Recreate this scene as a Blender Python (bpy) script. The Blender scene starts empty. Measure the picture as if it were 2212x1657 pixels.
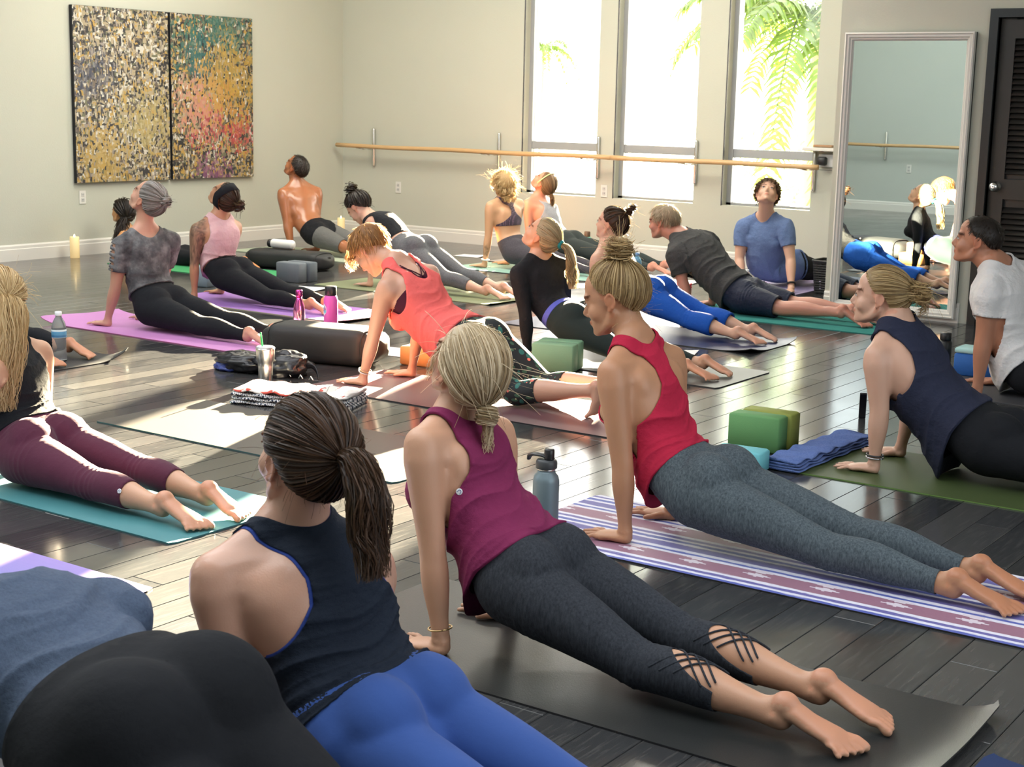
import bpy, math, random
import numpy as np
from mathutils import Vector, Matrix, noise
C = bpy.context.scene.collection
rad = math.radians

# ------------------------------------------------------------------ camera, world, sun, exposure
cam = bpy.data.cameras.new('camera'); camo = bpy.data.objects.new('camera', cam); C.objects.link(camo)
PIT, ROL, YAW, EYE = rad(10.617), rad(1.290), rad(34.797), 1.4
_fw = Vector((-math.sin(YAW)*math.cos(PIT), math.cos(YAW)*math.cos(PIT), -math.sin(PIT)))
_rt = Vector((math.cos(YAW), math.sin(YAW), 0)); _up = _rt.cross(_fw)
_r2 = _rt*math.cos(ROL) + _up*math.sin(ROL); _u2 = -_rt*math.sin(ROL) + _up*math.cos(ROL)
m = Matrix((_r2, _u2, -_fw)).transposed().to_4x4(); m.translation = (0, 0, EYE)
camo.matrix_world = m
cam.sensor_width = 36; cam.lens = 3251.4/2212*36; cam.clip_start = .05; cam.clip_end = 200
cam.dof.use_dof = True; cam.dof.focus_distance = 5.2; cam.dof.aperture_fstop = 13
bpy.context.scene.camera = camo
sc = bpy.context.scene
sc.view_settings.view_transform = 'Standard'; sc.view_settings.look = 'None'
sc.view_settings.gamma = 1; sc.view_settings.use_curve_mapping = False
sc.view_settings.exposure = 0.6
sc.cycles.max_bounces = 8; sc.cycles.diffuse_bounces = 4; sc.cycles.glossy_bounces = 4
sc.cycles.transparent_max_bounces = 12; sc.cycles.sample_clamp_indirect = 6
sc.cycles.caustics_reflective = False; sc.cycles.caustics_refractive = False

SUN_AZ, SUN_EL = rad(16), rad(15.5)
w = bpy.data.worlds.new('world'); sc.world = w; w.use_nodes = True
bg = w.node_tree.nodes['Background']; bg.inputs[0].default_value = (1.0, .965, .90, 1); bg.inputs[1].default_value = 9.0
sd = Vector((-math.sin(SUN_AZ)*math.cos(SUN_EL), math.cos(SUN_AZ)*math.cos(SUN_EL), math.sin(SUN_EL)))
sl = bpy.data.lights.new('sun', 'SUN'); sl.energy = 150; sl.angle = rad(.7); sl.color = (1, .83, .58)
so = bpy.data.objects.new('sun', sl); C.objects.link(so); so.rotation_euler = sd.to_track_quat('Z', 'Y').to_euler()

def area(name, loc, tgt, sx, sy, e, col):
    l = bpy.data.lights.new(name, 'AREA'); l.shape = 'RECTANGLE'; l.size = sx; l.size_y = sy; l.energy = e; l.color = col
    o = bpy.data.objects.new(name, l); C.objects.link(o); o.location = loc
    o.rotation_euler = (Vector(loc)-Vector(tgt)).to_track_quat('Z', 'Y').to_euler(); return o
area('ceiling_fill', (-6.0, 1.5, 3.45), (-6.0, -.6, 1.2), 6.0, 1.2, 70, (.95, 1.0, .97))  # added fill that brightens the wall seen in the mirror
# added fill lamps, out of view: under the ceiling and at the right wall
area('ceiling_fill', (-2.5, 2.2, 3.52), (-2.5, 2.2, 0), 5.0, 2.4, 85, (.93, .97, 1.0))
area('ceiling_fill', (-6.5, 4.5, 3.52), (-6.5, 4.5, 0), 5.0, 3.0, 120, (.95, .98, 1.0))
area('ceiling_fill', (-7.4, 9.6, 3.5), (-7.6, 10.4, 0), 5.0, 2.5, 225, (1.0, .96, .84))  # added fill that brightens the window wall
area('side_fill', (2.52, 3.6, 1.9), (-4.0, 3.6, 1.9), 5.0, 2.2, 76, (.88, .94, 1.0))  # added soft fill from the right, no known source
area('ceiling_fill', (-9.0, .8, 3.2), (-6.5, 6.5, .8), 3.0, 1.6, 40, (.92, .95, 1.0))

# ------------------------------------------------------------------ mesh helpers
def mesh_np(name, V, F):
    """F: list of int arrays (n,3) and/or (n,4)"""
    me = bpy.data.meshes.new(name)
    V = np.asarray(V, np.float32); Fs = [np.asarray(f, np.int32) for f in F if len(f)]
    me.vertices.add(len(V)); me.vertices.foreach_set('co', V.ravel())
    li = np.concatenate([f.ravel() for f in Fs]); tot = np.concatenate([np.full(len(f), f.shape[1], np.int32) for f in Fs])
    st = np.concatenate([[0], np.cumsum(tot)[:-1]]).astype(np.int32)
    me.loops.add(len(li)); me.loops.foreach_set('vertex_index', li)
    me.polygons.add(len(tot)); me.polygons.foreach_set('loop_start', st); me.polygons.foreach_set('loop_total', tot)
    me.polygons.foreach_set('use_smooth', np.ones(len(tot), bool))
    me.update(calc_edges=True); return me
def add(name, me, mat=None, parent=None, loc=None, flat=False):
    o = bpy.data.objects.new(name, me); C.objects.link(o)
    if mat: me.materials.append(mat)
    if parent: o.parent = parent
    if loc is not None: o.location = loc
    if flat: me.polygons.foreach_set('use_smooth', np.zeros(len(me.polygons), bool))
    return o
def empty(name, loc=(0, 0, 0), rz=0):
    o = bpy.data.objects.new(name, None); C.objects.link(o); o.location = loc; o.rotation_euler = (0, 0, rz)
    o.empty_display_size = .05; return o
def tag(o, label, cat, group=None):
    o['label'] = label; o['category'] = cat
    if group: o['group'] = group
    return o
def struct(o): o['kind'] = 'structure'; return o
class MB:
    """collects closed shapes"""
    def __init__(s): s.V = []; s.F = []; s.n = 0
    def raw(s, V, F):
        s.V.append(np.asarray(V, float)); s.F += [np.asarray(f, np.int64)+s.n for f in F if len(f)]; s.n += len(V)
    def grid(s, R, closed=True, cap=True):
        """R (m,k,3) rings"""
        m_, k = R.shape[:2]; V = R.reshape(-1, 3); i = np.arange(m_-1)[:, None]; j = np.arange(k if closed else k-1)[None]
        a = i*k+j; b = i*k+(j+1) % k; q = np.stack([a, b, b+k, a+k], -1).reshape(-1, 4); F = [q]
        if cap:
            V = np.vstack([V, R[0].mean(0), R[-1].mean(0)]); n0 = m_*k; jj = np.arange(k); j2 = (jj+1) % k
            F.append(np.stack([np.full(k, n0), j2, jj], -1)); F.append(np.stack([np.full(k, n0+1), (m_-1)*k+jj, (m_-1)*k+j2], -1))
        s.raw(V, F)
    def loft(s, P, a, b, lat, k=20, ex=2.0, off=None, rnd=True):
        P = np.asarray(P, float); n = len(P); a = np.broadcast_to(np.asarray(a, float), (n,)).copy(); b = np.broadcast_to(np.asarray(b, float), (n,)).copy()
        T = np.gradient(P, axis=0); T /= np.linalg.norm(T, axis=1)[:, None]+1e-12
        L = np.broadcast_to(np.asarray(lat, float), (n, 3)); A = L-(L*T).sum(1)[:, None]*T; A /= np.linalg.norm(A, axis=1)[:, None]+1e-12
        B = np.cross(T, A)
        if off is not None: P = P+B*np.asarray(off)[:, None]
        if rnd:
            c = [.35, .75, .95]; h = [.93, .66, .31]
            e0 = min(a[0], b[0]); e1 = min(a[-1], b[-1])
            P = np.vstack([[P[0]-T[0]*e0*x for x in h], P, [P[-1]+T[-1]*e1*x for x in h[::-1]]])
            A = np.vstack([[A[0]]*3, A, [A[-1]]*3]); B = np.vstack([[B[0]]*3, B, [B[-1]]*3])
            a = np.concatenate([[a[0]*x for x in c], a, [a[-1]*x for x in c[::-1]]]); b = np.concatenate([[b[0]*x for x in c], b, [b[-1]*x for x in c[::-1]]])
        t = np.linspace(0, 2*np.pi, k, endpoint=False); ct = np.sign(np.cos(t))*np.abs(np.cos(t))**(2/ex); st_ = np.sign(np.sin(t))*np.abs(np.sin(t))**(2/ex)
        s.grid(P[:, None]+A[:, None]*(a[:, None]*ct)[..., None]+B[:, None]*(b[:, None]*st_)[..., None])
    def cap(s, pts, r, k=10, n=None):
        P = np.asarray(pts, float); d = P[-1]-P[0]; h = np.array([0, 0, 1.]) if abs(d[2]) < .9*np.linalg.norm(d) else np.array([0, 1., 0])
        s.loft(P, r, r, np.cross(d, h), k=k)
    def ell(s, c, r, M=None, nu=16, nv=10):
        u = np.linspace(0, 2*np.pi, nu, endpoint=False); v = np.linspace(-np.pi/2, np.pi/2, nv+2)[1:-1]
        R = np.stack([np.cos(v)[:, None]*np.cos(u), np.cos(v)[:, None]*np.sin(u), np.sin(v)[:, None]*np.ones_like(u)], -1)*np.asarray(r, float)
        pz = np.array([[0, 0, -r[2]], [0, 0, r[2]]])
        if M is not None: R = R@M; pz = pz@M
        k = nu; m_ = nv; V = np.vstack([(R+np.asarray(c)).reshape(-1, 3), pz+np.asarray(c)])
        i = np.arange(m_-1)[:, None]; j = np.arange(k)[None]; a = i*k+j; b = i*k+(j+1) % k
        jj = np.arange(k); j2 = (jj+1) % k
        s.raw(V, [np.stack([a, b, b+k, a+k], -1).reshape(-1, 4), np.stack([np.full(k, m_*k), j2, jj], -1), np.stack([np.full(k, m_*k+1), (m_-1)*k+jj, (m_-1)*k+j2], -1)])
    def box(s, lo, hi, bev=0.0, rz=0, piv=None):
        lo = np.array(lo, float); hi = np.array(hi, float); c = (lo+hi)/2; h = (hi-lo)/2; b = min(bev, *(h*.98))
        if b <= 0:
            V = np.array([[x, y, z] for z in (-1, 1) for y in (-1, 1) for x in (-1, 1)])*h
            F = [np.array([[0, 2, 3, 1], [4, 5, 7, 6], [0, 1, 5, 4], [2, 6, 7, 3], [0, 4, 6, 2], [1, 3, 7, 5]])]
        else:
            rings = []
            for z, ins in ((-h[2], b), (-h[2]+b, 0), (h[2]-b, 0), (h[2], b)):
                x, y = h[0]-ins, h[1]-ins
                rings.append([[-x+b, -y, z], [x-b, -y, z], [x, -y+b, z], [x, y-b, z], [x-b, y, z], [-x+b, y, z], [-x, y-b, z], [-x, -y+b, z]])
            t = MB(); t.grid(np.array(rings)); V = t.V[0]; F = t.F
        if rz:
            cz, sz = math.cos(rz), math.sin(rz); V = V@np.array([[cz, sz, 0], [-sz, cz, 0], [0, 0, 1]])
        s.raw(V+c, F)
    def lathe(s, prof, c=(0, 0, 0), k=24, axis=None, cap=True):
        """prof [(r,z)]"""
        t = np.linspace(0, 2*np.pi, k, endpoint=False); p = np.array(prof, float)
        R = np.stack([p[:, :1]*np.cos(t), p[:, :1]*np.sin(t), p[:, 1:2]*np.ones(k)], -1)
        if axis is not None:
            q = Vector((0, 0, 1)).rotation_difference(Vector(axis)).to_matrix(); R = R@np.array(q).T
        s.grid(R+np.asarray(c), cap=cap)
    def mesh(s, name='mesh'):
        V = np.vstack(s.V); F3 = [f for f in s.F if f.shape[1] == 3]; F4 = [f for f in s.F if f.shape[1] == 4]
        F = ([np.vstack(F3)] if F3 else [])+([np.vstack(F4)] if F4 else [])
        return mesh_np(name, V, F)
    def obj(s, name, mat, parent=None, loc=None, flat=False): return add(name, s.mesh(name), mat, parent, loc, flat)

# ------------------------------------------------------------------ materials
def nm(name):
    m_ = bpy.data.materials.new(name); m_.use_nodes = True; nt = m_.node_tree; return m_, nt, nt.nodes['Principled BSDF']
def N(nt, t, **kw):
    n = nt.nodes.new(t)
    for k, v in kw.items():
        if k.startswith('i_'):
            key = k[2:]; key = int(key) if key.isdigit() else key.replace('_', ' '); n.inputs[key].default_value = v
        else: setattr(n, k, v)
    return n
def L_(nt, a, b): nt.links.new(a, b)
def ramp(nt, fac, stops, interp='LINEAR'):
    r = N(nt, 'ShaderNodeValToRGB'); r.color_ramp.interpolation = interp; e = r.color_ramp.elements
    while len(e) > 1: e.remove(e[-1])
    e[0].position = stops[0][0]; e[0].color = (*stops[0][1], 1)
    for p, c in stops[1:]: x = e.new(p); x.color = (*c, 1)
    L_(nt, fac, r.inputs[0]); return r.outputs[0]
def mix(nt, a, b, f, mode='MIX'):
    n = N(nt, 'ShaderNodeMix', data_type='RGBA', blend_type=mode)
    for s_, v in ((n.inputs[6], a), (n.inputs[7], b), (n.inputs[0], f)):
        if isinstance(v, bpy.types.NodeSocket): L_(nt, v, s_)
        elif isinstance(v, tuple): s_.default_value = (*v, 1)
        else: s_.default_value = v
    return n.outputs[2]
def bump(nt, h, st=.3, d=.002):
    b = N(nt, 'ShaderNodeBump'); b.inputs['Strength'].default_value = st; b.inputs['Distance'].default_value = d; L_(nt, h, b.inputs['Height']); return b.outputs[0]
def objc(nt, scale=(1, 1, 1)):
    tc = N(nt, 'ShaderNodeTexCoord'); mp = N(nt, 'ShaderNodeMapping'); mp.inputs['Scale'].default_value = scale; L_(nt, tc.outputs['Object'], mp.inputs[0]); return mp.outputs[0]
def noise_(nt, scale, co=None, detail=3, rough=.5):
    n = N(nt, 'ShaderNodeTexNoise'); n.inputs['Scale'].default_value = scale; n.inputs['Detail'].default_value = detail; n.inputs['Roughness'].default_value = rough
    if co is not None: L_(nt, co, n.inputs['Vector'])
    return n.outputs[0]
_mc = {}
def plain(name, col, rough=.5, metal=0, bmp=0, bs=200, var=0, coat=0, trans=0, ior=1.45, alpha=1, emit=None, es=0, sheen=0):
    if name in _mc: return _mc[name]
    m_, nt, b = nm(name); b.inputs['Base Color'].default_value = (*col, 1); b.inputs['Roughness'].default_value = rough; b.inputs['Metallic'].default_value = metal
    b.inputs['Coat Weight'].default_value = coat; b.inputs['Transmission Weight'].default_value = trans; b.inputs['IOR'].default_value = ior; b.inputs['Alpha'].default_value = alpha
    b.inputs['Sheen Weight'].default_value = sheen
    if emit: b.inputs['Emission Color'].default_value = (*emit, 1); b.inputs['Emission Strength'].default_value = es
    co = objc(nt)
    if var:
        n = noise_(nt, 9, co, 4); L_(nt, mix(nt, tuple(c*(1-var) for c in col), tuple(min(1, c*(1+var)) for c in col), n), b.inputs['Base Color'])
    if bmp: L_(nt, bump(nt, noise_(nt, bs, co, 2), bmp), b.inputs['Normal'])
    _mc[name] = m_; return m_
def cloth(name, col, col2=None, heather=0, rough=.85, fold=.35, streak=(1, 1, 1), sheen=0, trans=0):
    """knit cloth: weave bump, large soft creases, optional heather mottling between two yarn colours"""
    if name in _mc: return _mc[name]
    m_, nt, b = nm(name); b.inputs['Roughness'].default_value = rough; b.inputs['Sheen Weight'].default_value = sheen*.3; b.inputs['Specular IOR Level'].default_value = .22
    co = objc(nt); co2 = objc(nt, streak)
    base = mix(nt, tuple(c*.88 for c in col), tuple(min(1, c*1.1) for c in col), noise_(nt, 6, co, 3))
    if heather: base = mix(nt, base, col2 or tuple(c*.4 for c in col), ramp(nt, noise_(nt, 170, co2, 3, .7), [(.5-.25*heather, (0, 0, 0)), (.5+.2, (heather,)*3)]))
    L_(nt, base, b.inputs['Base Color'])
    h = N(nt, 'ShaderNodeMath', operation='MULTIPLY_ADD'); L_(nt, noise_(nt, 700, co, 1), h.inputs[0]); h.inputs[1].default_value = .12; L_(nt, noise_(nt, 22, co2, 3, .55), h.inputs[2])
    L_(nt, bump(nt, h.outputs[0], fold, .012), b.inputs['Normal'])
    _mc[name] = m_; return m_
def skinmat(name, col, rough=.46, coat=0):
    if name in _mc: return _mc[name]
    m_, nt, b = nm(name); b.inputs['Roughness'].default_value = rough; b.inputs['Coat Weight'].default_value = coat; b.inputs['Coat Roughness'].default_value = .25
    co = objc(nt); at = N(nt, 'ShaderNodeAttribute', attribute_name='Col')
    base = mix(nt, tuple(c*.93 for c in col), (min(1, col[0]*1.06), col[1]*.98, col[2]*.95), noise_(nt, 14, co, 4))
    L_(nt, mix(nt, base, at.outputs['Color'], 1.0, 'MULTIPLY'), b.inputs['Base Color'])
    b.inputs['Subsurface Weight'].default_value = .12; b.inputs['Subsurface Radius'].default_value = (.012, .005, .003); b.inputs['Subsurface Scale'].default_value = .6
    L_(nt, bump(nt, noise_(nt, 260, co, 3), .12, .002), b.inputs['Normal'])
    _mc[name] = m_; return m_
def hairmat(name, col, col2, tr=.3):
    if name in _mc: return _mc[name]
    m_, nt, b = nm(name); b.inputs['Roughness'].default_value = .45; b.inputs['Specular IOR Level'].default_value = .35
    at = N(nt, 'ShaderNodeAttribute', attribute_name='Col'); sp = N(nt, 'ShaderNodeSeparateColor'); L_(nt, at.outputs['Color'], sp.inputs[0])
    c = mix(nt, col, col2, sp.outputs[0]); L_(nt, c, b.inputs['Base Color'])
    t = N(nt, 'ShaderNodeBsdfTranslucent'); L_(nt, mix(nt, c, (1, .75, .4), .35), t.inputs[0])
    ms = N(nt, 'ShaderNodeMixShader'); ms.inputs[0].default_value = tr; L_(nt, b.outputs[0], ms.inputs[1]); L_(nt, t.outputs[0], ms.inputs[2])
    L_(nt, ms.outputs[0], nt.nodes['Material Output'].inputs[0]); _mc[name] = m_; return m_
def metal(name, col=(.75, .74, .72), rough=.2): return plain(name, col, rough, 1)
def glassy(name, col, tintf=.0):
    """thin clear sheet: sees through, keeps a fresnel sheen"""
    if name in _mc: return _mc[name]
    m_, nt, b = nm(name); nt.nodes.remove(b); t = N(nt, 'ShaderNodeBsdfTransparent'); t.inputs[0].default_value = (*col, 1)
    g = N(nt, 'ShaderNodeBsdfGlossy'); g.inputs['Roughness'].default_value = .03; fr = N(nt, 'ShaderNodeFresnel'); fr.inputs[0].default_value = 1.45
    ms = N(nt, 'ShaderNodeMixShader'); L_(nt, fr.outputs[0], ms.inputs[0]); L_(nt, t.outputs[0], ms.inputs[1]); L_(nt, g.outputs[0], ms.inputs[2])
    L_(nt, ms.outputs[0], nt.nodes['Material Output'].inputs[0]); _mc[name] = m_; return m_
# ------------------------------------------------------------------ room
XL, YB, XR, YF, ZC = -10.57, 12.02, 2.6, -.6, 3.6
YM, XM = 9.95, -4.24          # mirror wall: its plane and its free left edge
WT = 2.90                      # window head
def wallmat(name, a, b_):
    m_, nt, b = nm(name); co = objc(nt); L_(nt, mix(nt, a, b_, noise_(nt, 1.3, co, 3)), b.inputs['Base Color']); b.inputs['Roughness'].default_value = .75
    L_(nt, bump(nt, noise_(nt, 90, co, 3), .25, .003), b.inputs['Normal']); return m_
M_wall = wallmat('painted_wall', (.50, .51, .43), (.545, .55, .47))
M_trim = plain('white_gloss_trim', (.72, .70, .65), .4)
def slab(name, lo, hi, mat, parent=None, bev=0): b = MB(); b.box(lo, hi, bev); return b.obj(name, mat, parent, flat=True)

fl_ = MB(); fl_.box((XL-.1, YF-.1, -.08), (XR+.1, YB+.1, -.006)); floor = struct(fl_.obj('floor', plain('subfloor', (.008, .008, .008), .8), flat=True))
m_, nt, b = nm('dark_wood_plank')
tc = N(nt, 'ShaderNodeTexCoord'); geo = N(nt, 'ShaderNodeNewGeometry'); sp = N(nt, 'ShaderNodeSeparateXYZ'); L_(nt, geo.outputs['Position'], sp.inputs[0])
PW, PL = .127, 1.22
def mth(op, a, b_=None, c=None):
    n = N(nt, 'ShaderNodeMath', operation=op)
    for i, v in enumerate((a, b_, c)):
        if v is None: continue
        if isinstance(v, bpy.types.NodeSocket): L_(nt, v, n.inputs[i])
        else: n.inputs[i].default_value = v
    return n.outputs[0]
row = mth('FLOOR', mth('DIVIDE', mth('SUBTRACT', sp.outputs[0], XL), PW))
offs = mth('FRACT', mth('MULTIPLY', row, .3713)); cell = mth('FLOOR', mth('ADD', mth('DIVIDE', mth('SUBTRACT', sp.outputs[1], YF), PL), offs))
cmb = N(nt, 'ShaderNodeCombineXYZ'); L_(nt, row, cmb.inputs[0]); L_(nt, cell, cmb.inputs[1])
wn = N(nt, 'ShaderNodeTexWhiteNoise'); L_(nt, cmb.outputs[0], wn.inputs[0])
mp = N(nt, 'ShaderNodeMapping'); mp.inputs['Scale'].default_value = (30, 2.2, 1); L_(nt, geo.outputs['Position'], mp.inputs[0])
gr = noise_(nt, 3.0, mp.outputs[0], 5, .6)
c1 = ramp(nt, wn.outputs[0], [(0, (.026, .027, .029)), (.5, (.042, .043, .045)), (1, (.064, .063, .062))])
L_(nt, mix(nt, c1, (.105, .10, .094), ramp(nt, gr, [(.5, (0, 0, 0)), (.75, (.6,)*3)])), b.inputs['Base Color'])
L_(nt, mth('MULTIPLY_ADD', noise_(nt, 2.5, geo.outputs['Position'], 4), .12, .09), b.inputs['Roughness'])
b.inputs['Specular IOR Level'].default_value = .5
L_(nt, bump(nt, gr, .06, .002), b.inputs['Normal']); M_plank = m_

# planks: the ones that show largest are single boards, the rest of the boards are joined
import itertools
planks = []
nrow = int((XR-XL)/PW)+1
for r in range(nrow):
    o_ = (r*.3713) % 1.0; x0 = XL+r*PW; x1 = min(x0+PW, XR)
    if x1-x0 < .02: continue
    k = 0
    while True:
        y0 = YF+(k-o_)*PL; y1 = y0+PL; k += 1
        if y0 >= YB: break
        y0 = max(y0, YF); y1 = min(y1, YB)
        if y1-y0 > .01: planks.append((x0, x1, y0, y1))
def inview(p):
    best = 0
    for x in (p[0], p[1]):
        for y in (p[2], (p[2]+p[3])/2, p[3]):
            d = Vector((x, y, -EYE)); a = d.dot(_fw)
            if a > 1.5 and abs(d.dot(_r2)/a) < .36 and abs(d.dot(_u2)/a) < .27 and not (x > XM and y > YM): best = max(best, 1/a)
    return best
full = [p for p in planks if p[1]-p[0] > PW-.001 and p[3]-p[2] > PL-.001]
full.sort(key=lambda p: -inview(p)); near = full[:280]; nearset = set(near)
pm = MB(); g = .0009; pm.box((g, g, -.006), (PW-g, PL-g, 0), .0014); pmesh = pm.mesh('plank'); pmesh.materials.append(M_plank); pmesh.polygons.foreach_set('use_smooth', np.zeros(len(pmesh.polygons), bool))
for p in near:
    o = bpy.data.objects.new('plank', pmesh); C.objects.link(o); o.parent = floor; o.location = (p[0], p[2], 0)
rest = MB()
for p in planks:
    if p not in nearset: rest.box((p[0]+g, p[2]+g, -.006), (p[1]-g, p[3]-g, 0))
o = rest.obj('floor_planks', M_plank, floor, flat=True); o['kind'] = 'stuff'

struct(slab('wall_left', (XL-.2, YF-.2, 0), (XL, YB+.2, ZC), M_wall))
struct(slab('wall_right', (XR, YF-.2, 0), (XR+.2, YM+.2, ZC), M_wall))
M_wallf = wallmat('painted_wall_pale_green', (.47, .50, .46), (.51, .54, .50))
struct(slab('wall_front', (XL-.2, YF-.2, 0), (XR+.2, YF, ZC), M_wallf))
struct(slab('ceiling', (XL-.2, YF-.2, ZC), (XR+.2, YB+.2, ZC+.15), plain('ceiling_white', (.75, .74, .71), .8)))
WX = [(-8.30, -7.46), (-7.27, -6.43), (-6.15, -5.305)]; WS = .54; WD = .16
wb = MB(); y0, y1 = YB, YB+.2
wb.box((XL-.2, y0, 0), (-3.9, y1, WS)); wb.box((XL-.2, y0, WT), (-3.9, y1, ZC))
xs = [XL-.2]+[x for p in WX for x in p]+[-3.9]
for i in range(0, len(xs), 2): wb.box((xs[i], y0, WS), (xs[i+1], y1, WT))
struct(wb.obj('wall_back', M_wall, flat=True))
mw = MB(); DX0, DX1, DZ = -3.155, -2.30, 2.0
mw.box((XM, YM, 0), (DX0, YM+.12, ZC)); mw.box((DX1, YM, 0), (XR+.2, YM+.12, ZC)); mw.box((DX0, YM, DZ), (DX1, YM+.12, ZC)); mw.box((XM, YM+.12, 0), (XM+.12, YB+.2, ZC))
struct(mw.obj('wall_mirror_side', M_wall, flat=True))
# baseboards with a stepped cap
def baseboard(name, p, q, nrm):
    p = np.array(p, float); q = np.array(q, float); d = q-p; n = np.array(nrm, float)
    prof = [(0, 0), (.018, 0), (.018, .095), (.013, .100), (.013, .122), (.006, .134), (0, .135)]
    b_ = MB(); R = np.array([[list((e+n*a)[:2])+[z] for a, z in prof] for e in (p, q)]); b_.grid(R)
    return struct(b_.obj(name, M_trim, flat=True))
baseboard('baseboard_left', (XL, YF, 0), (XL, YB, 0), (1, 0, 0)); baseboard('baseboard_back', (XL+.018, YB, 0), (-4.2, YB, 0), (0, -1, 0))
baseboard('baseboard_mirror_side', (XM, YM, 0), (-3.27, YM, 0), (0, -1, 0)); baseboard('baseboard_right_of_door', (-2.25, YM, 0), (XR, YM, 0), (0, -1, 0)); baseboard('baseboard_front', (XL, YF, 0), (XR, YF, 0), (0, 1, 0))
# windows: dark bronze frame set back in the reveal, low transom, panes
M_frame = plain('grey_window_frame', (.36, .38, .40), .4, .2); M_seal = plain('black_gasket', (.03, .03, .035), .5)
M_pane = glassy('window_glass', (.97, .98, .97))
for i, (a, b_) in enumerate(WX):
    fr = MB(); yy = YB+.10; f = .045
    fr.box((a, yy, WS), (a+f, yy+.09, WT)); fr.box((b_-f*.5, yy, WS), (b_, yy+.09, WT)); fr.box((a, yy, WT-f), (b_, yy+.09, WT))
    fr.box((a, yy, WS), (b_, yy+.09, WS+.02))
    wo = struct(fr.obj('window_%d' % (i+1), M_frame, flat=True))
    s_ = MB(); s_.box((a+f, yy+.005, .955), (b_-f*.5, yy+.08, 1.03), .004); s_.obj('transom_bar', M_frame, wo, flat=True)
    s_ = MB(); s_.box((a-.001, YB-.003, WS-.004), (a+.007, YB+.010, WT)); s_.obj('corner_bead', M_seal, wo, flat=True)
    for z0, z1 in ((WS+.02, .955), (1.03, WT-f)):
        s_ = MB(); s_.box((a+f, yy+.04, z0), (b_-f*.5, yy+.046, z1)); s_.obj('pane', M_pane, wo, flat=True)
# door: dark louvred leaf with frame and round knob
M_dk = plain('dark_door_paint', (.030, .028, .025), .42, bmp=.05, bs=60); M_dk2 = plain('black_door_frame', (.012, .016, .018), .35)
d = struct(empty('door_1', (DX0, YM, 0)))
d['label'] = 'dark brown louvred door with a round metal knob'
b_ = MB(); b_.box((-.055, -.025, 0), (.0, .12, DZ+.055)); b_.box((DX1-DX0, -.025, 0), (DX1-DX0+.055, .12, DZ+.055)); b_.box((0, -.025, DZ), (DX1-DX0, .12, DZ+.055)); b_.box((0, .09, 0), (DX1-DX0, .118, DZ)); b_.obj('door_frame', M_dk2, d, flat=True)  # last box: added slab that stops light leaking round the leaf
W_ = DX1-DX0; b_ = MB(); y0, y1 = .035, .075
b_.box((.003, y0, .01), (.10, y1, DZ-.004)); b_.box((W_-.10, y0, .01), (W_-.003, y1, DZ-.004))
for z0, z1 in ((.02, .24), (.84, .97), (DZ-.13, DZ-.01)): b_.box((.10, y0, z0), (W_-.10, y1, z1))
b_.obj('door_leaf', M_dk, d, flat=True)
b_ = MB(); b_.box((.10, .066, .24), (W_-.10, .072, DZ-.13)); b_.obj('back_panel', M_dk2, d, flat=True)
sm = MB(); V = np.array([[0, 0, 0], [W_-.20, 0, 0], [W_-.20, .024, .034], [0, .024, .034], [0, .005, -.004], [W_-.20, .005, -.004], [W_-.20, .029, .030], [0, .029, .030]])
sm.raw(V, [np.array([[0, 1, 2, 3], [7, 6, 5, 4], [0, 4, 5, 1], [1, 5, 6, 2], [2, 6, 7, 3], [3, 7, 4, 0]])]); slat = sm.mesh('slat'); slat.materials.append(M_dk)
z = .25
while z < DZ-.16:
    if not (.79 < z < .975): o = bpy.data.objects.new('slat', slat); C.objects.link(o); o.parent = d; o.location = (.10, .036, z)
    z += .036
b_ = MB(); b_.lathe([(.0, 0), (.034, 0), (.034, .006), (.014, .012), (.012, .030), (.026, .042), (.031, .056), (.026, .068), (.010, .074), (.0, .074)], (.052, .035, .92), 24, (0, -1, 0)); b_.obj('door_knob', metal('satin_nickel', rough=.25), d)
# leaning mirror
mi = empty('wall_mirror', (-4.18, YM, 0)); tag(mi, 'tall full-length mirror in a white moulded frame beside the dark louvred door', 'mirror')
MW, MZ0, MZ1 = .89, .03, 1.91
def frame_bar(p, q, inn, name):
    p = np.array(p, float); q = np.array(q, float); inn = np.array(inn, float); dpt = np.array([0, -1., 0])
    prof = [(0, 0), (0, .055), (.010, .060), (.016, .050), (.030, .052), (.038, .042), (.046, .040), (.052, .030), (.056, .026), (.056, .0)]
    w0 = .056; d_ = (q-p)/np.linalg.norm(q-p); R = []
    for e, sg in ((p, 1), (q, -1)): R.append([e+inn*a+dpt*(.004+h)+d_*sg*a for a, h in prof])
    b_ = MB(); b_.grid(np.array(R)); return b_.obj(name, M_trim, mi, flat=True)
frame_bar((0, 0, MZ0), (0, 0, MZ1), (1, 0, 0), 'frame_bar'); frame_bar((MW, 0, MZ0), (MW, 0, MZ1), (-1, 0, 0), 'frame_bar'); frame_bar((0, 0, MZ1), (MW, 0, MZ1), (0, 0, -1), 'frame_bar'); frame_bar((0, 0, MZ0), (MW, 0, MZ0), (0, 0, 1), 'frame_bar')
b_ = MB(); b_.box((.05, -.028, MZ0+.05), (MW-.05, -.022, MZ1-.05)); b_.obj('mirror_glass', plain('silvered_glass', (.80, .87, .84), .0, 1), mi, flat=True)
b_ = MB(); b_.box((.0, -.02, MZ0), (MW, -.002, MZ1)); b_.obj('backing_board', plain('backing', (.3, .28, .25), .8), mi, flat=True)
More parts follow.
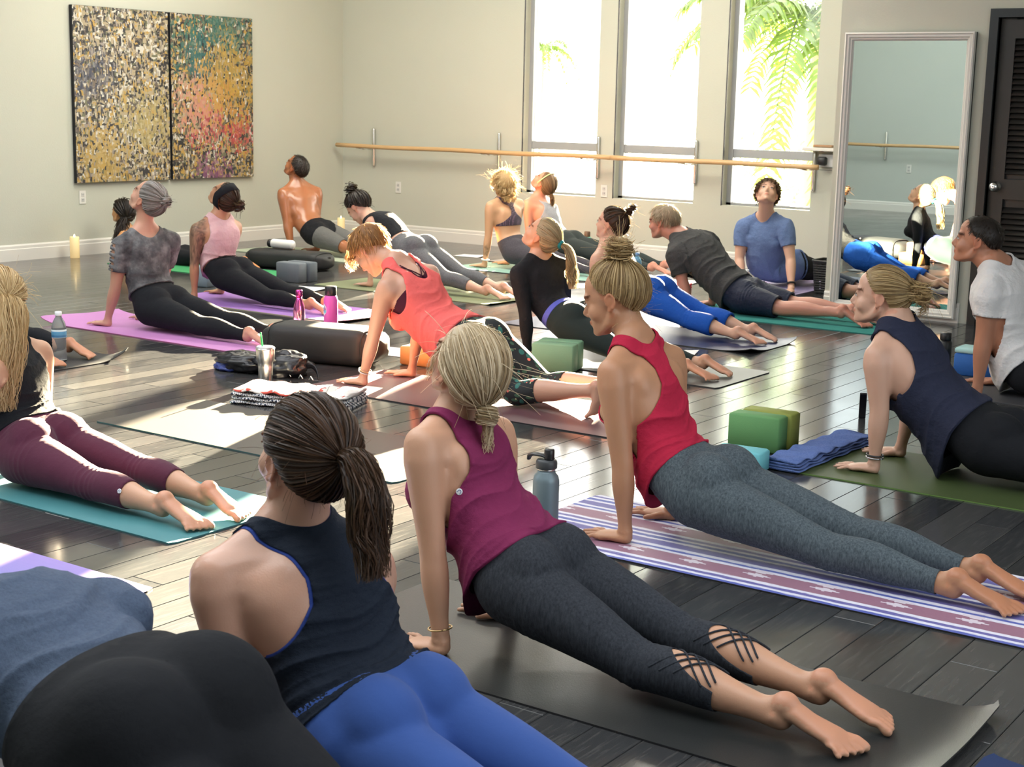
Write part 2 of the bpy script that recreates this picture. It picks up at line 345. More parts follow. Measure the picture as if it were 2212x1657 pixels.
# barre rails with their tube brackets
M_oak = None
m_, nt, b = nm('oak_barre'); co = objc(nt, (3, 60, 60)); L_(nt, mix(nt, (.50, .30, .13), (.68, .46, .24), noise_(nt, 3, co, 4)), b.inputs['Base Color']); b.inputs['Roughness'].default_value = .38; M_oak = m_
M_chr = metal('brushed_steel', (.72, .70, .66), .22)
def rail(name, label, x0, x1, yw, sy, joints, brs):
    r = empty(name, (x0, yw+sy*.18, .92)); tag(r, label, 'barre'); L = x1-x0; xs_ = np.linspace(0, L, 40)
    P = np.stack([xs_, 0*xs_, -.006*np.sin(xs_*2.1)**2], -1)
    cuts = [0]+[j-x0 for j in joints]+[L]
    for a, c in zip(cuts[:-1], cuts[1:]):
        q = np.linspace(a+.001, c-.001, 24); b_ = MB(); b_.loft(np.stack([q, 0*q, -.006*np.sin(q*2.1)**2], -1), .022, .022, (0, 0, 1), k=16, rnd=False); b_.obj('wooden_rail', M_oak, r)
    for bx in brs:
        x = bx-x0; br = MB(); br.cap([(x, -sy*.165, -.20), (x, -sy*.165, .165 if bx != -5.28 else .10)], .016, 12)
        o = br.obj('wall_tube', M_chr, r)
        h = MB(); h.loft([(x-.085, 0, -.026), (x-.03, 0, -.030), (x, -sy*.01, -.034), (x, -sy*.05, -.038), (x, -sy*.10, -.034), (x, -sy*.155, -.03)], [.016, .015, .011, .009, .009, .010], [.005, .005, .006, .008, .008, .009], (0, 1, 0), k=10); h.obj('bracket_arm', M_chr, r)
rail('ballet_barre', 'long round wooden barre on steel tube brackets across the window wall', -10.5, -5.17, YB, -1, [-7.19], [-10.14, -8.56, -7.43, -6.41, -5.28])
rail('ballet_barre', 'wooden barre on the pale wall seen only in the mirror', -10.2, .5, YF, 1, [-6, -3], [-9.4, -7.93, -6.4, -4.9, -3.4, -1.9])
# outlets
M_pl = plain('ivory_plastic', (.72, .71, .66), .35)
def outlet(x, y, z, nx, ny, label):
    o = empty('wall_outlet', (x, y, z), math.atan2(ny, nx)-math.pi/2); tag(o, label, 'outlet')
    b_ = MB(); b_.box((-.036, 0, -.058), (.036, .006, .058), .003); b_.obj('cover_plate', M_pl, o, flat=True)
    for s_ in (-1, 1):
        b_ = MB(); b_.box((-.017, .006, s_*.022-.016), (.017, .009, s_*.022+.016), .002); q = b_.obj('socket', plain('socket_grey', (.55, .55, .53), .4), o, flat=True)
        b_ = MB(); b_.box((-.009, .009, s_*.022-.005), (-.006, .0095, s_*.022+.007)); b_.box((.006, .009, s_*.022-.004), (.009, .0095, s_*.022+.006)); b_.obj('slot', M_seal, q, flat=True)
outlet(XL, 8.62, .50, 1, 0, 'small wall outlet with two sockets below the abstract paintings')
outlet(-9.82, YB, .51, 0, -1, 'plain outlet plate under the left end of the barre')
outlet(-7.36, YB, .60, 0, -1, 'outlet plate between the first and second tall windows')
outlet(-7.58, YF, .60, 0, 1, 'outlet plate on the pale wall seen in the mirror')
# small shelf with charger above the right end of the barre
s_ = empty('corner_shelf', (-5.26, YB, 1.075)); tag(s_, 'small white wall shelf above the right end of the barre', 'shelf')
b_ = MB(); b_.box((-.09, -.13, -.028), (.9, -.001, 0), .004); b_.obj('shelf_board', M_trim, s_, flat=True)
b_ = MB(); b_.box((.03, -.05, -.038), (.05, -.001, -.028)); b_.obj('bracket', plain('wood_bracket', (.45, .30, .17), .5), s_, flat=True)
b_ = MB(); b_.box((.0, -.11, .004), (.17, -.03, .024), .004); b_.obj('wooden_tray', plain('tray_wood', (.38, .22, .12), .4), s_, flat=True)
s_ = empty('charger', (-5.20, YB-.001, .965)); tag(s_, 'black plug-in charger in a white socket box under the corner shelf', 'charger')
b_ = MB(); b_.box((-.03, -.05, -.05), (.13, 0, .055), .004); b_.obj('socket_box', plain('grey_box', (.6, .6, .58), .5), s_, flat=True)
b_ = MB(); b_.box((-.02, -.105, -.035), (.055, -.051, .035), .01); b_.obj('plug_body', plain('charger_black', (.02, .02, .022), .4), s_)
b_ = MB(); q = np.linspace(0, 1, 20); b_.cap(np.stack([-.02+.2*q-.1*np.sin(q*6), -.08+0*q, -.04-.035*np.sin(q*3.1)], -1), .0025, 6); b_.obj('cable', plain('charger_black', (.02, .02, .022), .4), s_)

# ------------------------------------------------------------------ paintings (two canvases)
def paintmat(name, right):
    m_, nt, b = nm(name); tc = N(nt, 'ShaderNodeTexCoord')
    def layer(scale, seed, rnd=1.0):
        mp = N(nt, 'ShaderNodeMapping'); mp.inputs['Scale'].default_value = scale; mp.inputs['Location'].default_value = (seed, seed*1.7, seed*.3)
        nz = N(nt, 'ShaderNodeTexNoise'); nz.inputs['Scale'].default_value = 9; nz.inputs['Detail'].default_value = 3; L_(nt, tc.outputs['Object'], nz.inputs['Vector'])
        va = N(nt, 'ShaderNodeVectorMath', operation='MULTIPLY_ADD'); L_(nt, nz.outputs[1], va.inputs[0]); va.inputs[1].default_value = (.0, .05, .05); L_(nt, tc.outputs['Object'], va.inputs[2])
        L_(nt, va.outputs[0], mp.inputs[0]); v = N(nt, 'ShaderNodeTexVoronoi', distance='CHEBYCHEV'); v.inputs['Scale'].default_value = 1; v.inputs['Randomness'].default_value = rnd; L_(nt, mp.outputs[0], v.inputs['Vector'])
        s = N(nt, 'ShaderNodeSeparateColor'); L_(nt, v.outputs['Color'], s.inputs[0]); return s, v
    blk, taupe, cream, och, olv, tea, wht = (.018, .018, .022), (.10, .08, .065), (.34, .28, .18), (.40, .25, .055), (.12, .12, .07), (.015, .12, .10), (.52, .50, .44)
    base = [(0, blk), (.16, taupe), (.32, wht), (.46, olv), (.56, cream), (.70, blk), (.80, och), (.90, cream), (.96, (.25, .22, .2))] if not right else \
           [(0, blk), (.22, och), (.36, cream), (.48, (.10, .07, .05)), (.60, wht), (.68, olv), (.78, och), (.90, blk), (.96, (.30, .22, .15))]
    a, _ = layer((1, 34, 18), 3.1); bb, _ = layer((1, 20, 50), 7.7); cc, _ = layer((1, 62, 30), 1.9)
    ca = ramp(nt, a.outputs[0], base, 'CONSTANT'); cb = ramp(nt, bb.outputs[0], base[::-1] and [(p, base[(i*4+3) % len(base)][1]) for i, (p, _c) in enumerate(base)], 'CONSTANT')
    c3 = ramp(nt, cc.outputs[0], [(p, base[(i*2+5) % len(base)][1]) for i, (p, _c) in enumerate(base)], 'CONSTANT')
    col = mix(nt, ca, cb, ramp(nt, bb.outputs[1], [(.0, (0, 0, 0)), (.52, (1, 1, 1))], 'CONSTANT'))
    col = mix(nt, col, c3, ramp(nt, cc.outputs[1], [(.0, (0, 0, 0)), (.55, (1, 1, 1))], 'CONSTANT'))
    sx = N(nt, 'ShaderNodeSeparateXYZ'); L_(nt, tc.outputs['Object'], sx.inputs[0])
    def blob(cy, cz, r, col2, th):
        nonlocal col
        d_ = N(nt, 'ShaderNodeVectorMath', operation='DISTANCE'); L_(nt, tc.outputs['Object'], d_.inputs[0]); d_.inputs[1].default_value = (0, cy, cz)
        f = N(nt, 'ShaderNodeMath', operation='MULTIPLY_ADD'); L_(nt, d_.outputs['Value'], f.inputs[0]); f.inputs[1].default_value = -1/r; f.inputs[2].default_value = 1.0
        g_ = N(nt, 'ShaderNodeMath', operation='ADD'); L_(nt, f.outputs[0], g_.inputs[0]); L_(nt, cc.outputs[2], g_.inputs[1])
        col = mix(nt, col, col2, ramp(nt, g_.outputs[0], [(0, (0, 0, 0)), (th+.06, (.72,)*3)], 'CONSTANT'))
    if right:
        blob(.65, 1.35, .6, tea, 1.3); blob(.3, 1.2, .4, tea, 1.25); blob(.42, 1.05, .4, (.02, .10, .11), 1.25); blob(.45, .6, .45, (.42, .05, .07), 1.33); blob(.85, .45, .3, (.42, .05, .05), 1.2); blob(.35, .7, .4, (.50, .25, .17), 1.3); blob(.5, .0, .3, (.20, .06, .16), 1.25); blob(.7, .9, .5, (.42, .25, .03), 1.38)
    else:
        blob(.3, .2, .4, (.42, .28, .07), 1.32); blob(.8, .5, .4, (.38, .30, .11), 1.35); blob(.15, .9, .35, (.04, .05, .09), 1.3)
    L_(nt, col, b.inputs['Base Color']); b.inputs['Roughness'].default_value = .4
    L_(nt, bump(nt, a.outputs[1], .4, .003), b.inputs['Normal']); return m_
M_ce = plain('canvas_edge_black', (.008, .009, .014), .5)
for i, (ya, yb_, nmn, lb) in enumerate(((8.535, 9.60, False, 'left canvas of cream, black and ochre dabs on the left wall'), (9.625, 10.665, True, 'right canvas with teal, ochre and red dabs on the left wall'))):
    o = empty('abstract_painting', (XL+.002, ya, .625)); tag(o, lb, 'painting')
    b_ = MB(); b_.box((0, 0, 0), (.038, yb_-ya, 1.495), .002); b_.obj('canvas_sides', M_ce, o, flat=True)
    b_ = MB(); b_.box((.038, .002, .002), (.0395, yb_-ya-.002, 1.493)); b_.obj('painted_face', paintmat('abstract_paint_%d' % i, nmn), o, flat=True)
# made-up housings and window bars around the fill lamps, all out of view
M_hs = plain('fill_housing_grey', (.6, .6, .6), .5)
for cx_, cy_, sx_, sy_ in ((-2.5, 2.2, 5.0, 2.4), (-6.5, 4.5, 5.0, 3.0)):
    h_ = MB(); x0, x1, y0, y1 = cx_-sx_/2-.05, cx_+sx_/2+.05, cy_-sy_/2-.05, cy_+sy_/2+.05
    for a, b_ in (((x0, y0), (x1, y0+.04)), ((x0, y1-.04), (x1, y1)), ((x0, y0), (x0+.04, y1)), ((x1-.04, y0), (x1, y1))): h_.box((*a, 3.46), (*b_, ZC))
    h_.obj('fill_housing', M_hs, bpy.data.objects['ceiling'], flat=True)
h_ = MB()
for y0, y1, z0, z1 in ((1.0, 6.2, .70, .78), (1.0, 6.2, 3.02, 3.10), (1.0, 1.08, .7, 3.1), (6.12, 6.2, .7, 3.1), (3.56, 3.64, .7, 3.1)): h_.box((XR-.05, y0, z0), (XR, y1, z1))
struct(h_.obj('window_4', M_frame, flat=True))  # invented window bars that dress the side fill lamp
# ------------------------------------------------------------------ people: one implicit-union body per person, garments cut from it
def nrm(v): v = np.asarray(v, float); return v/(np.linalg.norm(v)+1e-12)
def catmull(P, n):
    P = np.asarray(P, float); Q = np.vstack([2*P[0]-P[1], P, 2*P[-1]-P[-2]]); out = []
    for i in range(len(P)-1):
        t = np.linspace(0, 1, n, endpoint=False)[:, None]; a, b, c, d = Q[i:i+4]
        out.append(.5*((2*b)+(-a+c)*t+(2*a-5*b+4*c-d)*t**2+(-a+3*b-3*c+d)*t**3))
    out.append(P[-1:]); return np.vstack(out)
def arrays(me):
    V = np.empty(len(me.vertices)*3, np.float32); me.vertices.foreach_get('co', V); V = V.reshape(-1, 3).astype(float)
    me.calc_loop_triangles(); T = np.empty(len(me.loop_triangles)*3, np.int32); me.loop_triangles.foreach_get('vertices', T); return V, T.reshape(-1, 3)
def edges(T):
    E = np.vstack([T[:, [0, 1]], T[:, [1, 2]], T[:, [2, 0]]]); E.sort(1); return np.unique(E, axis=0)
def smooth(V, E, it, w=None, f=.5):
    n = len(V); deg = np.bincount(E.ravel(), minlength=n)[:, None]; V = V.copy()
    for _ in range(it):
        S = np.stack([np.bincount(E[:, 0], V[E[:, 1], k], n)+np.bincount(E[:, 1], V[E[:, 0], k], n) for k in range(3)], 1)/np.maximum(deg, 1)
        d = (S-V)*f; V += d if w is None else d*w[:, None]
    return V
def vnormals(V, T):
    c = np.cross(V[T[:, 1]]-V[T[:, 0]], V[T[:, 2]]-V[T[:, 0]]); n = len(V); Nn = np.zeros((n, 3))
    for j in range(3):
        for k in range(3): Nn[:, k] += np.bincount(T[:, j], c[:, k], n)
    return Nn/(np.linalg.norm(Nn, axis=1)[:, None]+1e-12)
def remesh(mb, vox):
    me = mb.mesh('tmp'); o = bpy.data.objects.new('tmp', me); C.objects.link(o)
    md = o.modifiers.new('r', 'REMESH'); md.mode = 'VOXEL'; md.voxel_size = vox; md.adaptivity = 0
    dg = bpy.context.evaluated_depsgraph_get(); ev = o.evaluated_get(dg); m2 = bpy.data.meshes.new_from_object(ev)
    V, T = arrays(m2); bpy.data.objects.remove(o); bpy.data.meshes.remove(me); bpy.data.meshes.remove(m2)
    # keep only shells that are worth it
    return V, T
PEND = []
def decim(o, ratio, keep=9000):
    n = len(o.data.polygons)
    if n*ratio < keep: ratio = min(1, keep/n)
    if ratio < .97: PEND.append((o, ratio))
    return o
def run_decim():
    """one evaluation for all of them, so the work spreads over the cores"""
    for o, r in PEND: md = o.modifiers.new('d', 'DECIMATE'); md.ratio = r
    dg = bpy.context.evaluated_depsgraph_get(); done = []
    for o, r in PEND: done.append(bpy.data.meshes.new_from_object(o.evaluated_get(dg), preserve_all_data_layers=True, depsgraph=dg))
    for (o, r), me in zip(PEND, done): old = o.data; nm_ = old.name; o.modifiers.clear(); o.data = me; bpy.data.meshes.remove(old); me.name = nm_
DEC_B, DEC_G = .36, .45
def segd(V, P, R):
    """signed distance to a tapered polyline, and its arc parameter 0..1"""
    P = np.asarray(P, float); R = np.broadcast_to(np.asarray(R, float), (len(P),)); L = np.concatenate([[0], np.cumsum(np.linalg.norm(np.diff(P, axis=0), axis=1))])
    best = np.full(len(V), 1e9); par = np.zeros(len(V)); raw = np.full(len(V), 1e9)
    for i in range(len(P)-1):
        d = P[i+1]-P[i]; t = np.clip(((V-P[i])@d)/(d@d), 0, 1); q = np.linalg.norm(V-(P[i]+t[:, None]*d), axis=1); s = q-(R[i]*(1-t)+R[i+1]*t)
        m_ = s < best; best[m_] = s[m_]; raw[m_] = q[m_]; par[m_] = (L[i]+t[m_]*(L[i+1]-L[i]))/L[-1]
    return best, par
def interp(x, tab): tab = np.array(tab, float); return np.interp(x, tab[:, 0], tab[:, 1])
def head_frame(c, fv, pitch, yaw, roll=0):
    fv = nrm(fv); z = np.array([0, 0, 1.]); l = np.cross(z, fv); cy_, sy_ = math.cos(yaw), math.sin(yaw)
    f = fv*cy_+l*sy_; l = np.cross(z, f); f2 = f*math.cos(pitch)+z*math.sin(pitch); u = np.cross(f2, l); u = nrm(u)
    l2 = l*math.cos(roll)+u*math.sin(roll); u2 = np.cross(f2, l2)
    return np.array([f2, l2, u2])        # rows
TOR_F = [(-.14, .135, .085), (-.07, .160, .104), (0, .172, .114), (.12, .164, .108), (.25, .143, .096), (.38, .128, .087), (.50, .131, .092), (.62, .145, .102), (.74, .155, .105), (.84, .145, .092), (.91, .112, .076), (.96, .078, .062), (1.02, .058, .055)]
TOR_M = [(-.14, .13, .09), (-.07, .152, .105), (0, .163, .112), (.12, .160, .110), (.25, .154, .106), (.38, .153, .105), (.50, .160, .112), (.62, .175, .122), (.74, .190, .125), (.84, .180, .108), (.91, .140, .088), (.96, .092, .072), (1.02, .064, .062)]

class Person:
    def __init__(s, J, sex='F', S=1.0, fv=(-1, 0, 0), vox=.008, head=(0, 0, 0), legw=1.0, armw=1.0, glute=1.0, bust=1.0, wid=1.0, yawt=0, toes_tucked=False, hs=1.0):
        s.S = S; s.sex = sex; fv = nrm(fv); s.fv = fv; z = np.array([0, 0, 1.]); lat = nrm(np.cross(z, fv)); s.lat = lat   # lat = own left = near side
        J = {k: np.array(v, float) for k, v in J.items()}; male = sex == 'M'
        mid = lambda p: p
        pe = J['pe']; hw = .088*S
        ln, lf = lat*hw, -lat*hw
        J.setdefault('S', J['s']-lat*2*((J['s']-J['nb'])@lat)); J.setdefault('E', None)
        if 'W' not in J: J['W'] = J['w']-lat*2*((J['w']-pe)@lat)
        if J.get('e') is None or 'e' not in J: J['e'] = (J['s']+J['w'])/2+fv*-.015
        if J['E'] is None: J['E'] = (J['S']+J['W'])/2+(J['e']-(J['s']+J['w'])/2)*np.array([1, 1, 1.])
        if 'a' not in J: J['a'] = pe+lat*.10-fv*.86*S; J['a'][2] = .055
        if 'A' not in J: J['A'] = J['a']-lat*2*((J['a']-pe)@lat)
        for k_, a_, sg in (('k', 'a', ln), ('K', 'A', lf)):
            if k_ not in J:
                h = pe+sg; J[k_] = h*.47+J[a_]*.53; J[k_][2] = max(.065, J[k_][2])
        s.J = J
        # torso spine
        sp_ = catmull([J['pe'], J['wa'], J['ch'], J['nb']], 12); Ls = np.concatenate([[0], np.cumsum(np.linalg.norm(np.diff(sp_, axis=0), axis=1))]); s.TL = Ls[-1]
        legd = nrm((J['k']+J['K'])/2-pe); T0 = nrm(sp_[1]-sp_[0]); ext = nrm(-T0*.5+legd*.5)
        def at(u):
            u = np.atleast_1d(u)*Ls[-1]; P = np.stack([np.interp(u, Ls, sp_[:, k]) for k in range(3)], 1)
            lo = u < 0; P[lo] = sp_[0]+(-u[lo])[:, None]*ext; hi = u > Ls[-1]; T1 = nrm(sp_[-1]-sp_[-2]); P[hi] = sp_[-1]+(u[hi]-Ls[-1])[:, None]*T1; return P
        s.at = at; dense = at(np.linspace(-.3, 1.08, 56)); s.du = np.linspace(-.3, 1.08, 56); s.dP = dense
        T = np.gradient(dense, axis=0); T /= np.linalg.norm(T, axis=1)[:, None]
        # lateral axis may twist from hips to shoulders
        lsh = nrm(J['s']-J['S']); s.dL = np.array([nrm(lat*(1-w_)+lsh*w_) for w_ in np.clip((s.du-.3)/.5, 0, 1)])
        s.dL = s.dL-(s.dL*T).sum(1)[:, None]*T; s.dL /= np.linalg.norm(s.dL, axis=1)[:, None]
        s.dD = np.cross(s.dL, T); sgn = np.sign(s.dD[20]@(-fv+z*.5)); s.dD *= sgn; s.dT = T
        fr = lambda u: [np.array([np.interp(u, s.du, A_[:, k]) for k in range(3)]) for A_ in (s.dP, s.dL, s.dD, s.dT)]
        s.fr = fr
        tab = TOR_M if male else TOR_F
        B = MB(); us = np.linspace(-.14, 1.02, 24); P = at(us)
        a = interp(us, [(t[0], t[1]) for t in tab])*S*wid; b = interp(us, [(t[0], t[2]) for t in tab])*S*(.5+.5*wid)
        B.loft(P, a, b, np.array([fr(u)[1] for u in us]), k=28, ex=2.25)
        R3 = lambda u: np.array([fr(u)[1], fr(u)[2], fr(u)[3]])       # rows lat,dor,tan
        def e(u, l, d, r): c, L, D, T_ = fr(u); B.ell(c+L*l*S+D*d*S, np.array(r)*S, R3(u))
        for sg in (1, -1):
            if male:
                e(-.02, sg*.072, .058*glute, (.078, .072, .09)); e(.72, sg*.085, -.075, (.075, .04, .06)); e(.72, sg*.095, .075, (.062, .035, .08)); e(.55, sg*.12, .03, (.045, .06, .11)); e(.3, sg*.04, .075, (.03, .03, .12))
            else:
                e(-.03, sg*.074, .058*glute, (.082*glute, .080*glute, .098)); e(.66, sg*.068, -.078, (.056*bust, .062*bust, .056)); e(.76, sg*.075, .066, (.052, .030, .062)); e(.3, sg*.035, .062, (.026, .028, .11))
            e(-.02, sg*.125, .0, (.055, .085, .10))
        # shoulders girdle
        am = (1.18 if male else 1.0)*armw*S
        s.arms = []
        for s_, e_, w_, sg in (('s', 'e', 'w', 1), ('S', 'E', 'W', -1)):
            sh, el, wr = J[s_], J[e_], J[w_]; wr = wr.copy(); wr[2] = max(wr[2], .045)
            c, L, D, T_ = fr(.87); c2 = fr(.80)[0]; nbp = fr(1.0)[0]
            B.cap([c+L*sg*.03, (c+sh)/2+D*.0, sh], [.070*S, .058*am, .050*am]); B.cap([c2+L*sg*.06*S-D*.02, sh-T_*.03], [.075*S, .045*am]); B.cap([c2+L*sg*.07*S+D*.03, sh-T_*.03+D*.005], [.05*S, .042*am])
            B.cap([nbp+T_*.035+D*.008+L*sg*.015, nbp*.55+sh*.45+T_*.012, sh+T_*.012], [.050*S, .044*am, .034*am])
            q = np.linspace(0, 1, 8); ua = sh+(el-sh)*q[:, None]
            bow = D*.004; B.loft(ua, interp(q, [(0, .050), (.12, .054), (.3, .049), (.6, .042), (.85, .037), (1, .036)])*am, interp(q, [(0, .050), (.12, .056), (.3, .052), (.6, .045), (.85, .038), (1, .036)])*am, s.fv, k=16)
            fa = el+(wr-el)*q[:, None]; B.loft(fa, interp(q, [(0, .036), (.22, .041), (.5, .035), (.8, .027), (1, .028)])*am, interp(q, [(0, .034), (.22, .037), (.5, .031), (.8, .021), (1, .020)])*am, s.fv*.3+lat, k=16)
            s.arms.append((sh, el, wr, sg))
            if 'nohand' not in J: s._hand(B, wr, sg, S*(1.08 if male else 1.0))
        # legs
        s.legs = []; lm = (1.0 if male else 1.0)*legw*S
        for k_, a_, sg in (('k', 'a', 1), ('K', 'A', -1)):
            hip = pe+lat*sg*hw; kn, an = J[k_], J[a_]; up = z*.9-s.fv*.1
            q = np.linspace(0, 1, 9); ct = catmull([hip, hip*.5+kn*.5+z*.006, kn], 5); qq = np.linspace(0, 1, len(ct))
            rt_ = interp(qq, [(0, .090), (.12, .093), (.3, .088), (.6, .073), (.85, .058), (1, .054)])*lm
            B.loft(ct, rt_, rt_*1.02, lat, k=20)
            cs = kn+(an-kn)*q[:, None]; dv = nrm(np.cross(nrm(an-kn), lat)); dv = dv*np.sign(dv[2]+1e-9)
            rs = interp(q, [(0, .053), (.12, .053), (.3, .055), (.5, .049), (.75, .036), (.9, .031), (1, .033)])*lm
            B.loft(cs+dv*(interp(q, [(0, 0), (.3, .012), (.6, .004), (1, 0)])*lm)[:, None], rs, rs*1.04, lat, k=18)
            s.legs.append((hip, kn, an, sg)); s._foot(B, kn, an, sg, S*(1.06 if male else .97), toes_tucked)
        # head and neck
        H = head_frame(None, s.fv, *map(rad, head)); s.H = H; hc = J['hd']; s.hc = hc; k = (1.06 if male else 1.0)*S*hs; s.hk = k
        P_ = lambda f, l, u: hc+(f*H[0]+l*H[1]+u*H[2])*k
        s.P_ = P_
        nr = (.064 if male else .0535)*S
        B.cap([fr(.97)[0], fr(1.0)[0]*.5+P_(-.03, 0, -.06)*.5, P_(-.022, 0, -.045)], [nr*1.15, nr, nr*.98], k=18)
        def he(f, l, u, r): B.ell(P_(f, l, u), np.array(r)*k, H)
        he(-.014, 0, .022, (.099, .0765, .090)); he(.025, 0, -.028, (.066, .062, .078)); he(.020, 0, .045, (.068, .066, .060)); he(.034, 0, .052, (.052, .058, .046))
        he(.048, 0, -.078, (.040, .040, .036)); he(.044, 0, -.028, (.046, .050, .060)); he(.064, 0, -.066, (.0235, .029, .028)); he(.073, 0, -.098, (.018, .020, .016))
        for sg in (1, -1):
            B.cap([P_(-.008, sg*.056, -.045), P_(.012, sg*.052, -.073), P_(.065, sg*.014, -.100)], [.018*k, .016*k, .013*k])
            he(.054, sg*.033, -.034, (.029, .029, .033)); he(.077, sg*.028, .022, (.013, .027, .012) if male else (.011, .026, .013)); he(.0765, sg*.031, -.001, (.0122, .0145, .0125))
            he(.092, sg*.0085, -.041, (.009, .0072, .0065))
            # ear: disc with rim and lobe
            he(-.012, sg*.0775, -.008, (.016, .006, .026))
            th = np.linspace(-1.2, 3.6, 12); B.cap(np.array([P_(-.014-.016*math.cos(t)*1.0, sg*(.084), -.004+.025*math.sin(t)) for t in th]), .0042*k, k=8)
            he(-.004, sg*.081, -.032, (.007, .005, .008))
        B.cap([P_(.081, 0, .018), P_(.0915, 0, -.010), P_(.1035, 0, -.031)], [.0085*k, .0090*k, .0104*k]); he(.094, 0, -.042, (.010, .008, .006))
        he(.0865, 0, -.0615, (.0090, .018, .0048)); he(.0855, 0, -.0705, (.0088, .0165, .0054))
        V, T_ = remesh(B, vox)
        s.V, s.T = V, T_; s.vox = vox
        s._label()
        E_ = edges(T_); s.E = E_
        w_ = np.where(np.isin(s.lab, [2, 7]), .0, 1.0)*np.where(s.lab == 1, .0, 1)
        s.V = smooth(V, E_, 2, None, .45); s.V = smooth(s.V, E_, int(.0007/vox*100)+2, w_, .5); s._coords(); hw_ = np.where((s.lab == 1) & (np.abs(s.hl[:, 1]) < .064) & ~((s.hl[:, 0] > .087) & (s.hl[:, 2] > -.085)), 1.0, 0); s.V = smooth(s.V, E_, int(.015/vox), hw_, .5)
        s.V[:, 2] = np.maximum(s.V[:, 2], .0062)
        s.N = vnormals(s.V, s.T); s._label(); s._coords()
    def _hand(s, B, wr, sg, k):
        z = np.array([0, 0, 1.]); f = nrm(s.fv+s.lat*sg*.05); l = nrm(np.cross(z, f))*1.0       # l = own left
        base = np.array([wr[0], wr[1], .022]); gz = .0065
        B.cap([np.array([wr[0], wr[1], wr[2]]), base], [.025*k, .024*k]); B.loft([base-f*.004, base+f*.03*k+z*.001, base+f*.062*k, base+f*.088*k-z*.003], [.028*k, .036*k, .040*k, .038*k], [.020*k, .018*k, .0145*k, .0115*k], l, k=16)
        for i, (off, ln, ang) in enumerate(((.032, .068, .30), (.011, .078, .09), (-.011, .073, -.12), (-.031, .056, -.36))):
            # thumb side is medial: for own left hand medial = -left
            o = -sg*off; a = -sg*ang*1.1; d_ = nrm(f*math.cos(a)+l*math.sin(a)); r = base+f*(.082-.004*abs(i-1.3))*k+l*o*k; r[2] = .015
            r0 = .0092*k if i < 3 else .0082*k
            p1 = r+d_*ln*.42*k; p1[2] = .0205+.002*(i % 2); p2 = r+d_*ln*.75*k; p2[2] = .0165; p3 = r+d_*ln*k; p3[2] = .0135
            B.cap([r-d_*.02, r, p1, p2, p3], [r0, r0, r0*.97, r0*.9, r0*.78], k=8)
        a = -sg*.95; d_ = nrm(f*math.cos(a)+l*math.sin(a)); r = base+f*.018*k-l*sg*.020*k; r[2] = .02; p1 = r+d_*.035*k; p1[2] = .019; p2 = p1+nrm(d_*.7+f*.5)*.030*k; p2[2] = .014
        B.cap([r, p1, p2], [.015*k, .0115*k, .0088*k], k=8)
    def _foot(s, B, kn, an, sg, k, tuck=False):
        z = np.array([0, 0, 1.]); f = nrm((an-kn)*np.array([1, 1, 0])); l = nrm(np.cross(z, -f))      # f: points to the toes (away from the head); l: own left
        m_ = -sg     # medial direction along l
        if tuck:
            heel = an+f*.03*k+z*.02; ball = np.array([*(an+f*.02*k)[:2], .035]); B.ell(heel, np.array([.033, .036, .036])*k); B.loft([heel, (heel+ball)/2+f*.01, ball], [.033*k, .036*k, .043*k], [.03*k, .022*k, .018*k], l)
            for i in range(5):
                r = ball+l*m_*(.032-.016*i)*k; t = r-f*(.045-.005*i)*k; t[2] = .014; B.cap([r, t], [.012*k, .009*k], k=8)
            return
        heel = an+z*.027*k+f*.022*k; B.ell(heel, np.array([.036, .034, .034])*k); B.cap([an-f*.075+z*.014, an-f*.03+z*.014, heel-z*.003], [.029*k, .025*k, .030*k]); B.ell(an+f*.012*k, np.array([.034, .033, .036])*k)
        B.ell(an+f*.004+l*.028*k, np.array([.014, .010, .014])*k); B.ell(an+f*.004-l*.028*k, np.array([.014, .010, .014])*k)
        ball = np.array([*(an+f*.150*k+l*m_*.006)[:2], .034]); midp = np.array([*(an+f*.085*k)[:2], max(.05, an[2]*.6+.022)])
        B.loft([heel-z*.008, heel*.5+midp*.5, midp, ball*.5+midp*.5, ball, ball+f*.018-z*.006], [.031*k, .032*k, .034*k, .040*k, .044*k, .040*k], [.026*k, .024*k, .022*k, .020*k, .019*k, .014*k], l, k=18)
        for i in range(5):
            r0 = (.0135, .0096, .0092, .0088, .0086)[i]*k; ln = (.042, .046, .042, .037, .031)[i]*k
            r = ball+f*(.016-.0045*i)*k+l*m_*(.031, .0105, -.0075, -.0245, -.040)[i]*k; r[2] = .030; t = r+f*ln+l*m_*(.002-.0035*i); t[2] = .017; mp_ = (r+t)/2; mp_[2] = .030
            B.cap([r, mp_, t], [r0*.95, r0*.85, r0], k=8)
    def _label(s):
        V = s.V; S = s.S; D = []
        tab = [(-.14, .11), (0, .135), (.38, .105), (.74, .125), (.9, .09), (1, .055)]
        u = np.linspace(-.1, .98, 24); d, p = segd(V, s.at(u), interp(u, tab)*S); D.append((0, d))
        D.append((1, segd(V, [s.hc, s.P_(.03, 0, -.06)], [.10*s.hk, .06*s.hk])[0])); s.par = {}
        d, p = segd(V, [s.fr(.97)[0], s.P_(-.022, 0, -.05)], .05*S); D.append((8, d)); s.par['neck'] = p
        arm = []; leg = []
        for sh, el, wr, sg in s.arms:
            d, p = segd(V, [sh, el, wr], [.045*S, .038*S, .03*S]); arm.append((d, p)); D.append((3 if sg > 0 else 4, d))
            b = np.array([wr[0], wr[1], .02]); d2, _ = segd(V, [b, b+s.fv*.10, b+s.fv*.15], [.04, .05, .04]); D.append((2, d2))
